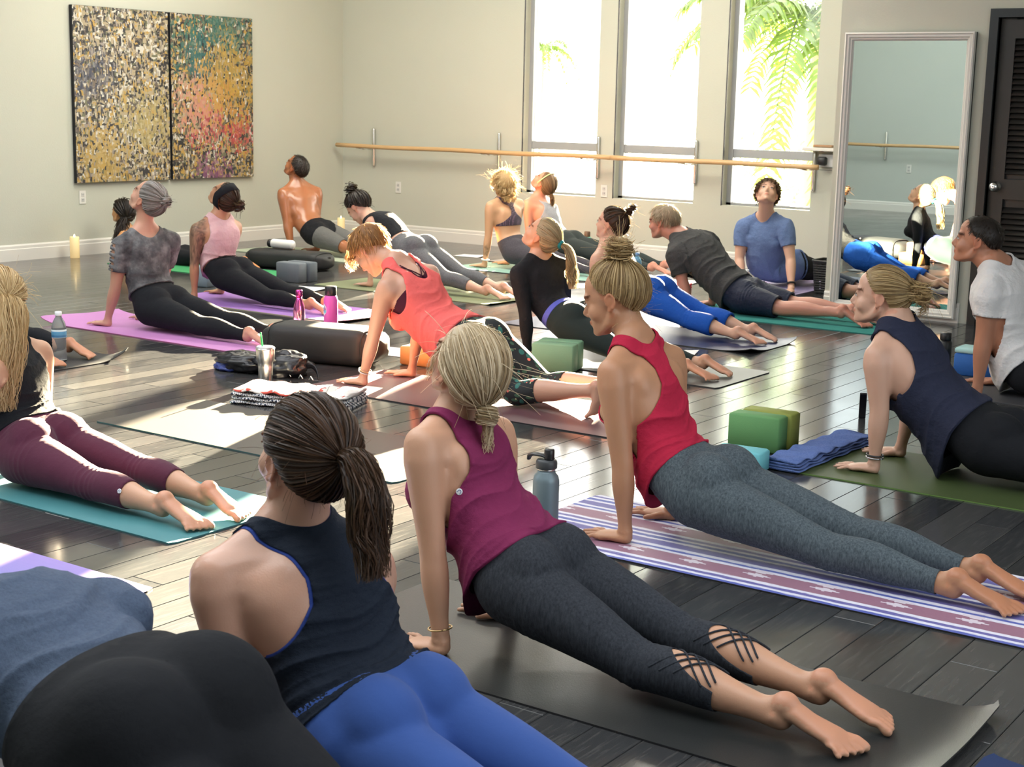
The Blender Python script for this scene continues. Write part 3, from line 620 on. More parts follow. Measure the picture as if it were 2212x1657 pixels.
        for hip, kn, an, sg in s.legs:
            d, p = segd(V, [hip+(kn-hip)*.12, kn, an], [.078*S, .056*S, .034*S]); leg.append((d, p)); D.append((5 if sg > 0 else 6, d))
            f = nrm((an-kn)*np.array([1, 1, 0])); ft = an+f*.17; ft[2] = .03; d2, _ = segd(V, [an+f*.02, ft], [.04, .04]); D.append((7, d2))
        M_ = np.stack([d for _, d in D], 1); ids = np.array([i for i, _ in D]); s.lab = ids[M_.argmin(1)]
        s.armd = arm; s.legd_ = leg
    def _coords(s):
        V = s.V; d2 = ((V[:, None, :]-s.dP[None])**2).sum(2) if len(V) < 1 else None
        best = np.full(len(V), 1e9); ix = np.zeros(len(V), int)
        for i in range(len(s.dP)):
            q = ((V-s.dP[i])**2).sum(1); m_ = q < best; best[m_] = q[m_]; ix[m_] = i
        r = V-s.dP[ix]; du = s.du[1]-s.du[0]; step = np.linalg.norm(s.dP[1]-s.dP[0])
        s.u = s.du[ix]+(r*s.dT[ix]).sum(1)/np.linalg.norm(np.gradient(s.dP, axis=0)[ix], axis=1)*du
        s.l = (r*s.dL[ix]).sum(1)/s.S; s.d = (r*s.dD[ix]).sum(1)/s.S
        # leg parameter: 0 hip .. 1 ankle in metres fraction, thigh 0-.5, shin .5-1
        s.lt = np.full(len(V), -1.0); s.at_ = np.full(len(V), -1.0)
        for (hip, kn, an, sg), lb in zip(s.legs, (5, 6)):
            t1 = ((V-hip)@(kn-hip))/((kn-hip)@(kn-hip)); t2 = ((V-kn)@(an-kn))/((an-kn)@(an-kn)); m_ = (s.lab == lb) | ((s.lab == 7) & (np.linalg.norm(V-an, axis=1) < np.linalg.norm(V-s.legs[0 if lb == 6 else 1][2], axis=1)))
            t = np.where(t2 > 0, .5+.5*t2, np.minimum(.5, .5*t1)); s.lt[m_] = t[m_]
        for (sh, el, wr, sg), lb in zip(s.arms, (3, 4)):
            t1 = ((V-sh)@(el-sh))/((el-sh)@(el-sh)); t2 = ((V-el)@(wr-el))/((wr-el)@(wr-el)); m_ = (s.lab == lb)
            t = np.where(t2 > 0, .5+.5*t2, np.minimum(.5, .5*t1)); s.at_[m_] = t[m_]
            if sg > 0: s.dn = (V-sh)
            else: s.df = (V-sh)
        hl = (V-s.hc)@s.H.T/s.hk; s.hl = hl
    # fields -----------------------------------------------------------
    def shd(s):
        """distance from the shoulder joints along the body's own axes"""
        out = []
        for q in (s.dn, s.df): out.append(np.linalg.norm(q, axis=1)/s.S)
        return np.minimum(*out)
    def f_legs(s, waist, hem, hemfun=None):
        f = np.full(len(s.V), -1.0); tor = s.lab == 0; f[tor] = (waist-s.u[tor])*.5
        lg = s.lt > -.9; h = hem if hemfun is None else hemfun(s); f[lg] = ((h-s.lt)*.8)[lg] if hemfun is None else ((h-s.lt)*.8)[lg]
        ft = (s.lab == 7) & (hem < 1.02); f[ft] = np.minimum(f[ft], -.01)
        return f
    def f_top(s, hem, neck=.97, arm=.115, width=None, sleeve=None, backcut=None):
        """hem, neck: heights on the spine; width(u): half width above the arm holes; sleeve: arm fraction covered"""
        u = s.u; f = np.full(len(s.V), -1.0); ok = np.isin(s.lab, [0, 8, 5, 6])
        g = np.minimum((u-hem)*.5, (neck-u)*.5+np.clip(8*s.l**2, 0, .2))
        if sleeve is None:
            g = np.minimum(g, s.shd()-arm)
            if width is not None: g = np.minimum(g, width(u, s)-np.abs(s.l))
            ok2 = np.isin(s.lab, [3, 4]); f[ok2] = np.minimum(g[ok2], -.004)
        else:
            ok2 = np.isin(s.lab, [3, 4]); f[ok2] = np.minimum((sleeve-s.at_[ok2])*.5, 1)
            nk = (s.lab == 3) | (s.lab == 4); f[nk] = np.minimum(f[nk], (neck-u[nk])*.5+np.clip(np.abs(s.l[nk])-.05, 0, .2)*.6+.02)
        f[ok] = g[ok]
        ok3 = np.isin(s.lab, [5, 6]) & (s.lt > .30); f[ok3] = np.minimum(f[ok3], -.01)
        hd = s.lab == 1; f[hd] = -1; return f
    # build -------------------------------------------------------------
    def garment(s, name, f, mat, parent, off=.004, sm=0, offf=None, drape=None, wr=0, wk=26, label=None, mg=.0035):
        V = s.V if not sm else smooth(s.V, s.E, sm, (f > -.03).astype(float), .5)
        Nn = vnormals(V, s.T); o = np.full(len(V), off, float)
        if offf is not None: o = o+offf(s)
        if wr:
            ph = 2.2*np.sin(s.l*9+s.S*7)+1.3*np.sin(s.l*23+s.d*17); env = .4+.6*np.clip(1-np.abs(s.u-.35)/.35, 0, 1)
            a1 = s.u*wk*s.TL/.5+ph; a2 = s.u*wk*1.7+ph*1.7+1+s.l*16; o = o+wr*env*(2.0*(1-np.abs(np.sin(a1*.5)))**2-.5+.9*(1-np.abs(np.sin(a2*.5)))**2)
            lg = s.lt > -.9; lo = np.where(lg, s.lt, -9); ev = np.exp(-((lo-.50)/.07)**2)+.7*np.exp(-((lo-.12)/.07)**2)+.6*np.exp(-((lo-.93)/.05)**2); o = np.where(lg, off+(o-off)*.4+wr*ev*((1-np.abs(np.sin(lo*95+s.l*14+s.d*9)))**2*1.6), o)
        V2 = V+Nn*o[:, None]; gap = ((V2-s.V)*s.N).sum(1); V2 += s.N*np.maximum(mg-gap, 0)[:, None]
        if drape is not None: V2 = V2+drape(s)
        V2[:, 2] = np.maximum(V2[:, 2], .009)
        T = s.T; pos = f > 0; c = pos[T].sum(1); keep = T[c == 3]; outV = [V2]; inn = [s.V+s.N*.0006]; n = len(V2); F = [keep]; cache_v = []
        newv = []; newi = []; tri = []
        for case in (1, 2):
            Q = T[c == case]
            if not len(Q): continue
            p = pos[Q]; k = p.argmax(1) if case == 1 else (~p).argmax(1)
            r = np.arange(len(Q)); a, b, d = Q[r, k], Q[r, (k+1) % 3], Q[r, (k+2) % 3]
            tri.append((case, a, b, d))
        Es = []
        for case, a, b, d in tri: Es += [np.sort(np.stack([a, b], 1), 1), np.sort(np.stack([a, d], 1), 1)]
        if Es:
            A_ = np.vstack(Es); key = A_[:, 0].astype(np.int64)*len(V2)+A_[:, 1]; uk, inv = np.unique(key, return_inverse=True); i0, i1 = uk//len(V2), uk % len(V2)
            t = (f[i0]/(f[i0]-f[i1]+1e-12))[:, None]; t = np.clip(t, .02, .98)
            outV.append(V2[i0]*(1-t)+V2[i1]*t); inn.append((s.V[i0]*(1-t)+s.V[i1]*t)+s.N[i0]*.0006); pos_ = 0; inv = inv.ravel()+n
            be = []
            for case, a, b, d in tri:
                m_ = len(a); ab = inv[pos_:pos_+m_]; ad = inv[pos_+m_:pos_+2*m_]; pos_ += 2*m_
                if case == 1: F.append(np.stack([a, ab, ad], 1)); be.append(np.stack([ab, ad], 1))
                else: F += [np.stack([ab, b, d], 1), np.stack([ab, d, ad], 1)]; be.append(np.stack([ad, ab], 1))
            be = np.vstack(be)
        V3 = np.vstack(outV); I3 = np.vstack(inn); F = np.vstack(F)
        if Es:
            bu, bi = np.unique(be.ravel(), return_inverse=True); bi = bi.reshape(-1, 2)+len(V3); q = np.stack([be[:, 1], be[:, 0], bi[:, 0], bi[:, 1]], 1)
            rim = V3[bu]*.35+I3[bu]*.65; V3 = np.vstack([V3, rim])
        used = np.zeros(len(V3), bool); used[F.ravel()] = True
        if Es: used[q.ravel()] = True
        mp_ = np.cumsum(used)-1; Fs = [mp_[F]]+([mp_[q]] if Es else [])
        me = mesh_np(name, V3[used], Fs); g = add(name, me, mat, parent); s.fix(g); s.gV = V3[used]; s.gN = None
        decim(g, DEC_G)
        if label: g['label'] = label
        return g
    def body(s, name, label, mat, brows=(.25, .16, .1), lips=(.93, .62, .60), extra=None, group=None, nails=None, cat='person'):
        base = (float(s.J['pe'][0]), float(s.J['pe'][1]), 0.0); root = empty(name, base); tag(root, label, cat, group); s.root = root; s.base = np.array(base)
        me = mesh_np('body', s.V, [s.T]); col = np.ones((len(s.V), 4), np.float32); hl = s.hl; hd = s.lab == 1
        f, l, u = hl.T; al = np.abs(l)
        m_ = hd & (f > .07) & (((u+.0655)/.0085)**2+(al/.019)**2 < 1); col[m_, :3] = lips
        m_ = hd & (f > .055) & (al > .012) & (al < .052) & (np.abs(u-.026+.25*np.maximum(al-.035, 0)) < .0045); col[m_, :3] = brows
        m_ = (s.lab == 7) & (s.N[:, 2] > .3); col[m_, :3] = (1.0, .86, .82)
        m_ = hd & (al > .07); col[m_, :3] = (1.02, .84, .78)
        if extra: extra(s, col)
        at = me.color_attributes.new('Col', 'FLOAT_COLOR', 'POINT'); at.data.foreach_set('color', col.ravel())
        o = add('body', me, mat, root); o.matrix_parent_inverse = Matrix.Translation(-Vector(base)); s.bodyo = decim(o, DEC_B, 16000)
        for sg in (1, -1):
            b_ = MB(); b_.ell(s.P_(.0795, sg*.031, -.001), np.array([.0105, .0115, .0068])*s.hk, s.H, 12, 8); e_ = b_.obj('eye', plain('eye_white', (.62, .58, .55), .3), root); s.fix(e_)
            b_ = MB(); b_.ell(s.P_(.0885, sg*.032, .0), np.array([.003, .0052, .0052])*s.hk, s.H, 10, 6); q = b_.obj('iris', plain('iris_brown', (.06, .04, .03), .25), e_)
            b_ = MB(); b_.cap([s.P_(.086, sg*.020, .003), s.P_(.0905, sg*.031, .0075), s.P_(.084, sg*.043, .003)], .0022*s.hk, 6); b_.obj('eyelid', plain('lash_dark', (.16, .09, .06), .5), e_)
        return root
    def fix(s, o): o.matrix_parent_inverse = Matrix.Translation(-Vector(tuple(s.base))); return o

# ------------------------------------------------------------------ hair
def ribbons(P, R, hc, rnd):
    """P (n,m,3) paths -> thin ribbons that lie flat on the head"""
    n, m_, _ = P.shape; T = np.gradient(P, axis=1); T /= np.linalg.norm(T, axis=2)[..., None]+1e-9
    ref = P-hc; ref /= np.linalg.norm(ref, axis=2)[..., None]+1e-9; ref = ref+rnd[:, None]*.5
    A = np.cross(T, ref); A /= np.linalg.norm(A, axis=2)[..., None]+1e-9
    V = np.stack([P-A*R[..., None], P+A*R[..., None]], 2)
    i = np.arange(n)[:, None]*m_*2; j = np.arange(m_-1)[None]*2; a = i+j; F = np.stack([a, a+1, a+3, a+2], -1).reshape(-1, 4); return V.reshape(-1, 3), F
def ang(v): return np.degrees(v)
HL = [(0, 40), (25, 37), (45, 27), (60, 12), (76, -2), (92, 3), (104, -14), (120, -34), (150, -50), (180, -55)]
def inhair(D, line=HL, m_=0):
    az = np.degrees(np.arctan2(np.abs(D[:, 1]), D[:, 0])); el = np.degrees(np.arcsin(np.clip(D[:, 2], -1, 1))); return el > interp(az, line)+m_
class Hair:
    def __init__(s, P, seed=1, puff=.0): s.P = P; s.r = np.random.RandomState(seed); s.V = []; s.F = []; s.c = []; s.n = 0; s.puff = puff
    def surf(s, D, off=.004):
        """unit directions (f,l,u) -> world point on the skull + off"""
        D = D/np.linalg.norm(D, axis=-1, keepdims=True); rr = 1/np.sqrt((D[..., 0]/.101)**2+(D[..., 1]/.0785)**2+(D[..., 2]/.092)**2)
        q = D*(rr+off)[..., None]; q = q+np.array([-.014, 0, .022]); return s.P.hc+(q@s.P.H)*s.P.hk
    def push(s, V, F, c): s.V.append(V); s.F.append(F+s.n); s.c.append(np.broadcast_to(c, (len(V),)).copy()); s.n += len(V)
    def strands(s, P, R, c=None, k=3):
        n, m_ = R.shape; V, F = ribbons(P, R*1.25, s.P.hc, s.r.normal(size=(n, 3))); c = s.r.rand(n) if c is None else c; s.push(V, F, np.repeat(np.broadcast_to(c, (n,)), m_*2))
    def cap(s, line=HL, off=.005, tone=.25, nu=56, nv=40):
        az = np.linspace(-np.pi, np.pi, nu, endpoint=False); lo = np.radians(interp(np.abs(np.degrees(az)), line)); t = np.linspace(0, 1, nv)[:, None]
        el = lo[None]*(1-t)+np.pi/2*.985*t; D = np.stack([np.cos(el)*np.cos(az), np.cos(el)*np.sin(az), np.sin(el)], -1)
        o = off*np.clip(t*8, .15, 1)*np.ones_like(el)+s.puff*np.clip(t*4, 0, 1)*np.ones_like(el); V = s.surf(D, o)
        i = np.arange(nv-1)[:, None]*nu; j = np.arange(nu)[None]; a = i+j; b = i+(j+1) % nu; F = np.stack([a, b, b+nu, a+nu], -1).reshape(-1, 4); s.push(V.reshape(-1, 3), F, tone)
    def rand_dirs(s, n, line=HL, m_=0):
        out = np.zeros((0, 3))
        while len(out) < n: D = s.r.normal(size=(n*3, 3)); D /= np.linalg.norm(D, axis=1)[:, None]; out = np.vstack([out, D[inhair(D, line, m_)]])
        return out[:n]
    def gather(s, g, n=420, m_=9, off=.008, r=.0016, line=HL, wild=.0, edge=.5):
        """strands pulled over the skull to direction g"""
        g = nrm(g); D = s.rand_dirs(n, line); ne = int(n*edge); az = s.r.rand(ne)*2*np.pi-np.pi; el = np.radians(interp(np.abs(np.degrees(az)), line)+s.r.rand(ne)*3)
        D[:ne] = np.stack([np.cos(el)*np.cos(az), np.cos(el)*np.sin(az), np.sin(el)], -1)
        th = np.arccos(np.clip(D@g, -1, 1))[:, None, None]; t = np.linspace(0, 1, m_)[None, :, None]; Q = (np.sin((1-t)*th)*D[:, None]+np.sin(t*th)*g)/(np.sin(th)+1e-6)
        o = off*(.35+s.r.rand(n)[:, None])*np.clip(np.linspace(0, 1, m_)*5, .25, 1)+wild*s.r.rand(n)[:, None]*np.sin(np.linspace(0, 3.1, m_))+s.puff
        P = s.surf(Q, o); s.strands(P, np.full((n, m_), r)*(.6+.8*s.r.rand(n)[:, None]))
    def tail(s, guide, rad_, n=220, m_=14, r=.0015, wild=.004, flat=(1, 1), taper=.5):
        G = catmull(guide, 8); q = np.linspace(0, 1, len(G)); t = np.linspace(0, 1, m_); C_ = np.stack([np.interp(t, q, G[:, k]) for k in range(3)], 1)
        T = np.gradient(C_, axis=0); T /= np.linalg.norm(T, axis=1)[:, None]; A = np.cross(T, [.1, .2, 1.0]); bad = np.linalg.norm(A, axis=1) < .3; A[bad] = np.cross(T[bad], [1, .1, 0]); A /= np.linalg.norm(A, axis=1)[:, None]; 
        for i in range(1, m_):
            if A[i]@A[i-1] < 0: A[i] = -A[i]
        B = np.cross(T, A); th = s.r.rand(n)*2*np.pi; rr = np.sqrt(s.r.rand(n)); R = interp(t, rad_); end = 1-.35*s.r.rand(n)**2*taper*2
        tt = t[None]*end[:, None]; Cc = np.stack([np.interp(tt, t, C_[:, k]) for k in range(3)], -1); Aa = np.stack([np.interp(tt, t, A[:, k]) for k in range(3)], -1); Bb = np.stack([np.interp(tt, t, B[:, k]) for k in range(3)], -1); Rr = np.interp(tt, t, R)
        ph = s.r.rand(n, 1)*6; wv = wild*t[None]*np.sin(t[None]*9+ph)
        P = Cc+Aa*((rr*np.cos(th))[:, None]*Rr*flat[0]+wv)[..., None]+Bb*((rr*np.sin(th))[:, None]*Rr*flat[1]+wv*.6)[..., None]
        s.strands(P, r*(1-.6*t[None]**3)*(.6+.8*s.r.rand(n)[:, None]))
    def bun(s, c, R, n=90, r=.0022, mess=.25, ax=None, fill=.72):
        """coil of strands round a core"""
        c = np.asarray(c, float); b_ = MB(); b_.ell(c, (R*fill, R*fill, R*fill)); V = np.vstack(b_.V)
        for f in b_.F:
            if f.shape[1] == 4: s.push(V, f, .3); break
        m_ = 15; a0 = s.r.rand(n)*2*np.pi; sp_ = 2.2+2.5*s.r.rand(n); t = np.linspace(0, 1, m_); th = a0[:, None]+sp_[:, None]*t
        lift = (s.r.rand(n)*2-1)*.8; rr = R*(.78+.3*s.r.rand(n)); A = nrm(ax if ax is not None else (0, 0, 1)); X = nrm(np.cross(A, [.3, .9, .2])); Y = np.cross(A, X)
        tilt = (s.r.rand(n, 3)-.5)*mess*2; cl = np.sqrt(1-lift**2*.8)
        P = c+(rr*cl)[:, None, None]*(X*np.cos(th)[..., None]+Y*np.sin(th)[..., None])+(A[None]*(lift*R)[:, None])[:, None]+tilt[:, None]*R*np.sin(th*.7)[..., None]; s.strands(P, np.full((n, m_), r))
    def fly(s, n=60, ln=.05, line=HL, r=.0005, c0=None, spread=1.0, grav=.4):
        D = s.rand_dirs(n, line); t = np.linspace(0, 1, 6)[None, :, None]; base = s.surf(D, .008+s.puff)
        dw = (D@s.P.H); k_ = s.r.normal(size=(n, 3))*.7*spread; L = ln*(.4+s.r.rand(n))[:, None, None]
        P = base[:, None]+L*(t*(dw+k_*.5)[:, None]+t**2*k_[::-1][:, None]*.5+np.array([0, 0, -grav])*t**2); s.strands(P, np.full((n, 6), r))
    def flyp(s, c, R, n=60, ln=.05, r=.0006, grav=.2):
        D = s.r.normal(size=(n, 3)); D /= np.linalg.norm(D, axis=1)[:, None]; t = np.linspace(0, 1, 6)[None, :, None]; k_ = s.r.normal(size=(n, 3))*.5; L = ln*(.4+s.r.rand(n))[:, None, None]
        P = np.asarray(c)+D[:, None]*R+L*(t*(D+k_*.4)[:, None]+t**2*k_[::-1][:, None]*.5+np.array([0, 0, -grav])*t**2); s.strands(P, np.full((n, 6), r))
    def short(s, crown=(-.35, 0, .94), n=700, ln=26, off=.010, r=.0017, curl=0, lift=.010, line=HL, m_=7, side=0):
        D = s.rand_dirs(n, line); c = nrm(crown); w_ = D-(D@c)[:, None]*c; w_ /= np.linalg.norm(w_, axis=1)[:, None]+1e-6; a = np.radians(ln)*(.6+.6*s.r.rand(n)); t = np.linspace(0, 1, m_)[None, :, None]
        tang = w_-(w_*D).sum(1)[:, None]*D; tang /= np.linalg.norm(tang, axis=1)[:, None]+1e-6; tang = tang+s.r.normal(size=tang.shape)*.18+np.array([0, side, 0])
        Q = D[:, None]*np.cos(a[:, None, None]*t)+tang[:, None]*np.sin(a[:, None, None]*t)
        o = off*(.4+.6*s.r.rand(n)[:, None])+lift*s.r.rand(n)[:, None]*np.linspace(0, 1, m_)**1.5
        if curl: o = o+curl*np.sin(np.linspace(0, 7, m_)[None]+s.r.rand(n, 1)*6); 
        P = s.surf(Q, o)
        if curl: P = P+curl*.8*np.stack([np.sin(np.linspace(0, 8, m_)[None]+s.r.rand(n, 1)*6) for _ in range(3)], -1)
        s.strands(P, r*(1-.7*np.linspace(0, 1, m_)[None]**2)*(.6+.8*s.r.rand(n)[:, None]))
    def done(s, mat, parent, name='hair', label=None):
        V = np.vstack(s.V); F = np.vstack(s.F); c = np.clip(np.concatenate(s.c), 0, 1); me = mesh_np(name, V, [F]); a = me.color_attributes.new('Col', 'FLOAT_COLOR', 'POINT')
        q = np.ones((len(V), 4), np.float32); q[:, :3] = c[:, None]; a.data.foreach_set('color', q.ravel()); o = add(name, me, mat, parent); s.P.fix(o)
        if label: o['label'] = label
        return o
# ------------------------------------------------------------------ the class (positions in metres, room axes)
SKE = {
'X': dict(hd=(-2.289, 3.080, 0.725), nb=(-2.316, 3.080, 0.581), ch=(-2.275, 3.080, 0.419), wa=(-2.161, 3.080, 0.302), pe=(-2.063, 3.080, 0.203), s=(-2.301, 2.920, 0.543), e=(-2.255, 2.910, 0.262), w=(-2.225, 2.910, 0.045), S=(-2.295, 3.240, 0.519), k=(-1.680, 2.980, 0.085), a=(-1.325, 2.980, 0.055), K=(-1.670, 3.180, 0.095), A=(-1.315, 3.170, 0.055), W=(-2.240, 3.240, 0.045)),
'M': dict(hd=(-2.547, 4.240, 0.768), nb=(-2.461, 4.240, 0.622), ch=(-2.400, 4.240, 0.437), wa=(-2.306, 4.240, 0.272), pe=(-2.165, 4.240, 0.178), s=(-2.446, 4.080, 0.553), e=(-2.388, 4.070, 0.252), w=(-2.370, 4.070, 0.045), S=(-2.409, 4.400, 0.562), W=(-2.388, 4.410, 0.045), k=(-1.700, 4.145, 0.085), a=(-1.330, 4.145, 0.055), K=(-1.690, 4.335, 0.095), A=(-1.320, 4.325, 0.055)),
'N': dict(hd=(-2.189, 5.680, 0.675), nb=(-2.106, 5.680, 0.573), ch=(-2.016, 5.680, 0.380), wa=(-1.859, 5.680, 0.254), pe=(-1.689, 5.680, 0.150), s=(-2.120, 5.520, 0.462), e=(-2.092, 5.510, 0.248), w=(-2.100, 5.510, 0.045), S=(-2.064, 5.840, 0.485), W=(-2.121, 5.850, 0.045), k=(-1.269, 5.580, 0.090), K=(-1.269, 5.780, 0.090), a=(-0.849, 5.580, 0.055), A=(-0.849, 5.780, 0.055)),
'F': dict(hd=(-4.875, 5.750, 0.655), nb=(-4.690, 5.750, 0.589), ch=(-4.577, 5.750, 0.450), wa=(-4.446, 5.750, 0.337), pe=(-4.206, 5.750, 0.256), s=(-4.636, 5.590, 0.504), e=(-4.713, 5.580, 0.237), w=(-4.772, 5.580, 0.045), S=(-4.618, 5.910, 0.548), W=(-4.737, 5.920, 0.045), k=(-3.900, 5.650, 0.065), a=(-3.500, 5.660, 0.130), K=(-3.880, 5.860, 0.075), A=(-3.500, 5.860, 0.130)),
'A': dict(hd=(-6.987, 6.180, 0.776), nb=(-7.018, 6.180, 0.580), ch=(-7.011, 6.180, 0.413), wa=(-6.976, 6.180, 0.247), pe=(-6.878, 6.180, 0.129), s=(-7.042, 6.020, 0.505), e=(-7.090, 6.010, 0.252), w=(-7.170, 6.010, 0.045), S=(-6.961, 6.340, 0.518), W=(-7.174, 6.350, 0.045), k=(-6.440, 6.080, 0.075), a=(-6.070, 6.080, 0.055), A=(-6.060, 6.270, 0.055), K=(-6.430, 6.280, 0.085)),
'B': dict(hd=(-7.578, 7.380, 0.712), nb=(-7.612, 7.380, 0.568), ch=(-7.616, 7.380, 0.408), wa=(-7.641, 7.380, 0.261), pe=(-7.507, 7.380, 0.176), s=(-7.672, 7.220, 0.493), e=(-7.690, 7.210, 0.254), w=(-7.695, 7.210, 0.045), S=(-7.619, 7.540, 0.495), W=(-7.784, 7.550, 0.045), k=(-7.060, 7.280, 0.075), a=(-6.700, 7.280, 0.055), A=(-6.690, 7.470, 0.055), K=(-7.050, 7.480, 0.085)),
'G': dict(hd=(-4.652, 6.950, 0.669), nb=(-4.664, 6.950, 0.539), ch=(-4.643, 6.950, 0.385), wa=(-4.562, 6.950, 0.276), pe=(-4.407, 6.950, 0.201), s=(-4.692, 6.790, 0.472), e=(-4.632, 6.780, 0.247), w=(-4.610, 6.780, 0.045), S=(-4.613, 7.110, 0.492), k=(-4.030, 6.850, 0.085), a=(-3.680, 6.850, 0.055), A=(-3.670, 7.040, 0.055), K=(-4.020, 7.050, 0.095)),
'D': dict(hd=(-9.485, 10.150, 0.767), nb=(-9.475, 10.150, 0.610), ch=(-9.442, 10.150, 0.444), wa=(-9.346, 10.150, 0.283), pe=(-9.206, 10.150, 0.187), s=(-9.495, 9.990, 0.539), e=(-9.442, 9.980, 0.285), w=(-9.387, 9.980, 0.045), S=(-9.390, 10.310, 0.546), k=(-8.776, 10.050, 0.090), K=(-8.776, 10.250, 0.090), a=(-8.346, 10.050, 0.055), A=(-8.346, 10.250, 0.055)),
'E': dict(hd=(-7.578, 8.800, 0.570), nb=(-7.462, 8.800, 0.507), ch=(-7.279, 8.800, 0.431), wa=(-7.143, 8.800, 0.336), pe=(-7.009, 8.800, 0.276), s=(-7.326, 8.640, 0.385), w=(-7.315, 8.630, 0.045), k=(-6.660, 8.700, 0.120), a=(-6.300, 8.700, 0.055), K=(-6.650, 8.900, 0.130), A=(-6.290, 8.890, 0.055)),
'H': dict(hd=(-7.429, 10.500, 0.699), nb=(-7.416, 10.500, 0.563), ch=(-7.388, 10.500, 0.408), wa=(-7.360, 10.500, 0.253), pe=(-7.260, 10.500, 0.142), s=(-7.445, 10.340, 0.529), e=(-7.456, 10.330, 0.276), w=(-7.489, 10.330, 0.045), S=(-7.373, 10.660, 0.539), k=(-6.860, 10.400, 0.090), K=(-6.860, 10.600, 0.090), a=(-6.460, 10.400, 0.055), A=(-6.460, 10.600, 0.055)),
'I': dict(hd=(-7.407, 11.080, 0.702), nb=(-7.451, 11.080, 0.558), ch=(-7.373, 11.080, 0.400), wa=(-7.270, 11.080, 0.244), pe=(-7.146, 11.080, 0.172), s=(-7.464, 10.920, 0.523), k=(-6.600, 10.980, 0.100), a=(-6.240, 10.980, 0.055), A=(-6.230, 11.170, 0.055), K=(-6.590, 11.180, 0.110), w=(-7.450, 10.910, 0.045)),
'J': dict(hd=(-4.962, 8.200, 0.647), nb=(-4.974, 8.200, 0.514), ch=(-4.917, 8.200, 0.400), wa=(-4.794, 8.200, 0.292), pe=(-4.639, 8.200, 0.218), s=(-4.958, 8.040, 0.438), S=(-4.946, 8.360, 0.446), k=(-4.320, 8.100, 0.110), a=(-4.010, 8.100, 0.055), A=(-4.000, 8.290, 0.055), K=(-4.310, 8.300, 0.120), w=(-5.000, 8.030, 0.045)),
'K': dict(hd=(-5.231, 9.350, 0.585), nb=(-5.086, 9.350, 0.497), ch=(-4.934, 9.350, 0.378), wa=(-4.746, 9.350, 0.232), pe=(-4.562, 9.350, 0.119), s=(-5.029, 9.190, 0.382), e=(-4.960, 9.180, 0.195), w=(-4.899, 9.180, 0.045), S=(-4.950, 9.510, 0.464), k=(-4.240, 9.250, 0.075), a=(-3.830, 9.250, 0.085), A=(-3.820, 9.440, 0.085), K=(-4.230, 9.450, 0.085)),
'O': dict(hd=(-2.437, 7.600, 0.759), nb=(-2.333, 7.600, 0.638), ch=(-2.273, 7.600, 0.467), wa=(-2.209, 7.600, 0.262), pe=(-2.106, 7.600, 0.132), s=(-2.298, 7.440, 0.538), e=(-2.309, 7.430, 0.294), w=(-2.320, 7.430, 0.045), S=(-2.239, 7.760, 0.598), k=(-1.666, 7.500, 0.090), K=(-1.666, 7.700, 0.090), a=(-1.226, 7.500, 0.055), A=(-1.226, 7.700, 0.055)),
'P': dict(hd=(-4.671, 3.400, 0.641), nb=(-4.627, 3.400, 0.483), ch=(-4.595, 3.400, 0.358), wa=(-4.549, 3.400, 0.225), pe=(-4.437, 3.400, 0.112), s=(-4.494, 3.240, 0.426), S=(-4.638, 3.560, 0.436), k=(-4.030, 3.300, 0.075), a=(-3.700, 3.300, 0.055), K=(-4.020, 3.500, 0.085), A=(-3.690, 3.490, 0.055), w=(-4.660, 3.230, 0.045)),
'Q': dict(hd=(-2.040, 2.200, 0.683), nb=(-2.058, 2.200, 0.530), ch=(-1.984, 2.200, 0.357), wa=(-1.909, 2.200, 0.225), pe=(-1.820, 2.200, 0.150), s=(-2.106, 2.020, 0.461), S=(-2.005, 2.370, 0.414), w=(-2.060, 2.030, 0.045), k=(-1.380, 2.100, 0.075), K=(-1.380, 2.300, 0.075), a=(-0.980, 2.100, 0.055), A=(-0.980, 2.300, 0.055)),
'L': dict(hd=(-5.090, 10.720, 0.737), nb=(-5.126, 10.800, 0.552), ch=(-5.125, 10.820, 0.370), wa=(-5.151, 10.900, 0.162), pe=(-5.020, 11.060, 0.160), s=(-4.939, 10.760, 0.498), S=(-5.297, 10.760, 0.475), e=(-4.863, 10.720, 0.252), E=(-5.299, 10.720, 0.219), w=(-4.800, 10.620, 0.045), W=(-5.220, 10.620, 0.045), k=(-4.880, 11.450, 0.080), K=(-5.120, 11.450, 0.080), a=(-4.880, 11.800, 0.060), A=(-5.120, 11.800, 0.060)),
'Cc': dict(hd=(-10.219, 8.750, 0.387), nb=(-10.154, 8.750, 0.224), ch=(-10.058, 8.750, 0.111), wa=(-9.838, 8.750, 0.068), pe=(-9.527, 8.750, 0.033), s=(-10.058, 8.600, 0.180), w=(-9.720, 8.580, 0.045), a=(-8.860, 8.640, 0.055), A=(-8.860, 8.840, 0.055), k=(-9.160, 8.640, 0.080), K=(-9.160, 8.840, 0.080)),
'Sx': dict(hd=(-7.550, 5.000, 0.700), nb=(-7.520, 5.000, 0.550), ch=(-7.500, 5.000, 0.400), wa=(-7.420, 5.000, 0.270), pe=(-7.280, 5.000, 0.180), s=(-7.550, 4.840, 0.500), w=(-7.580, 4.830, 0.045), k=(-6.800, 4.900, 0.080), K=(-6.800, 5.140, 0.080), a=(-6.420, 4.900, 0.055), A=(-6.500, 5.170, 0.055)),
'R': dict(hd=(-2.414, 1.550, 0.459), nb=(-2.247, 1.550, 0.470), ch=(-2.093, 1.550, 0.449), wa=(-1.931, 1.550, 0.410), pe=(-1.768, 1.550, 0.360), s=(-2.056, 1.380, 0.481), w=(-2.106, 1.370, 0.045), k=(-1.348, 1.450, 0.180), K=(-1.348, 1.650, 0.180), a=(-0.968, 1.450, 0.060), A=(-0.968, 1.650, 0.060))}
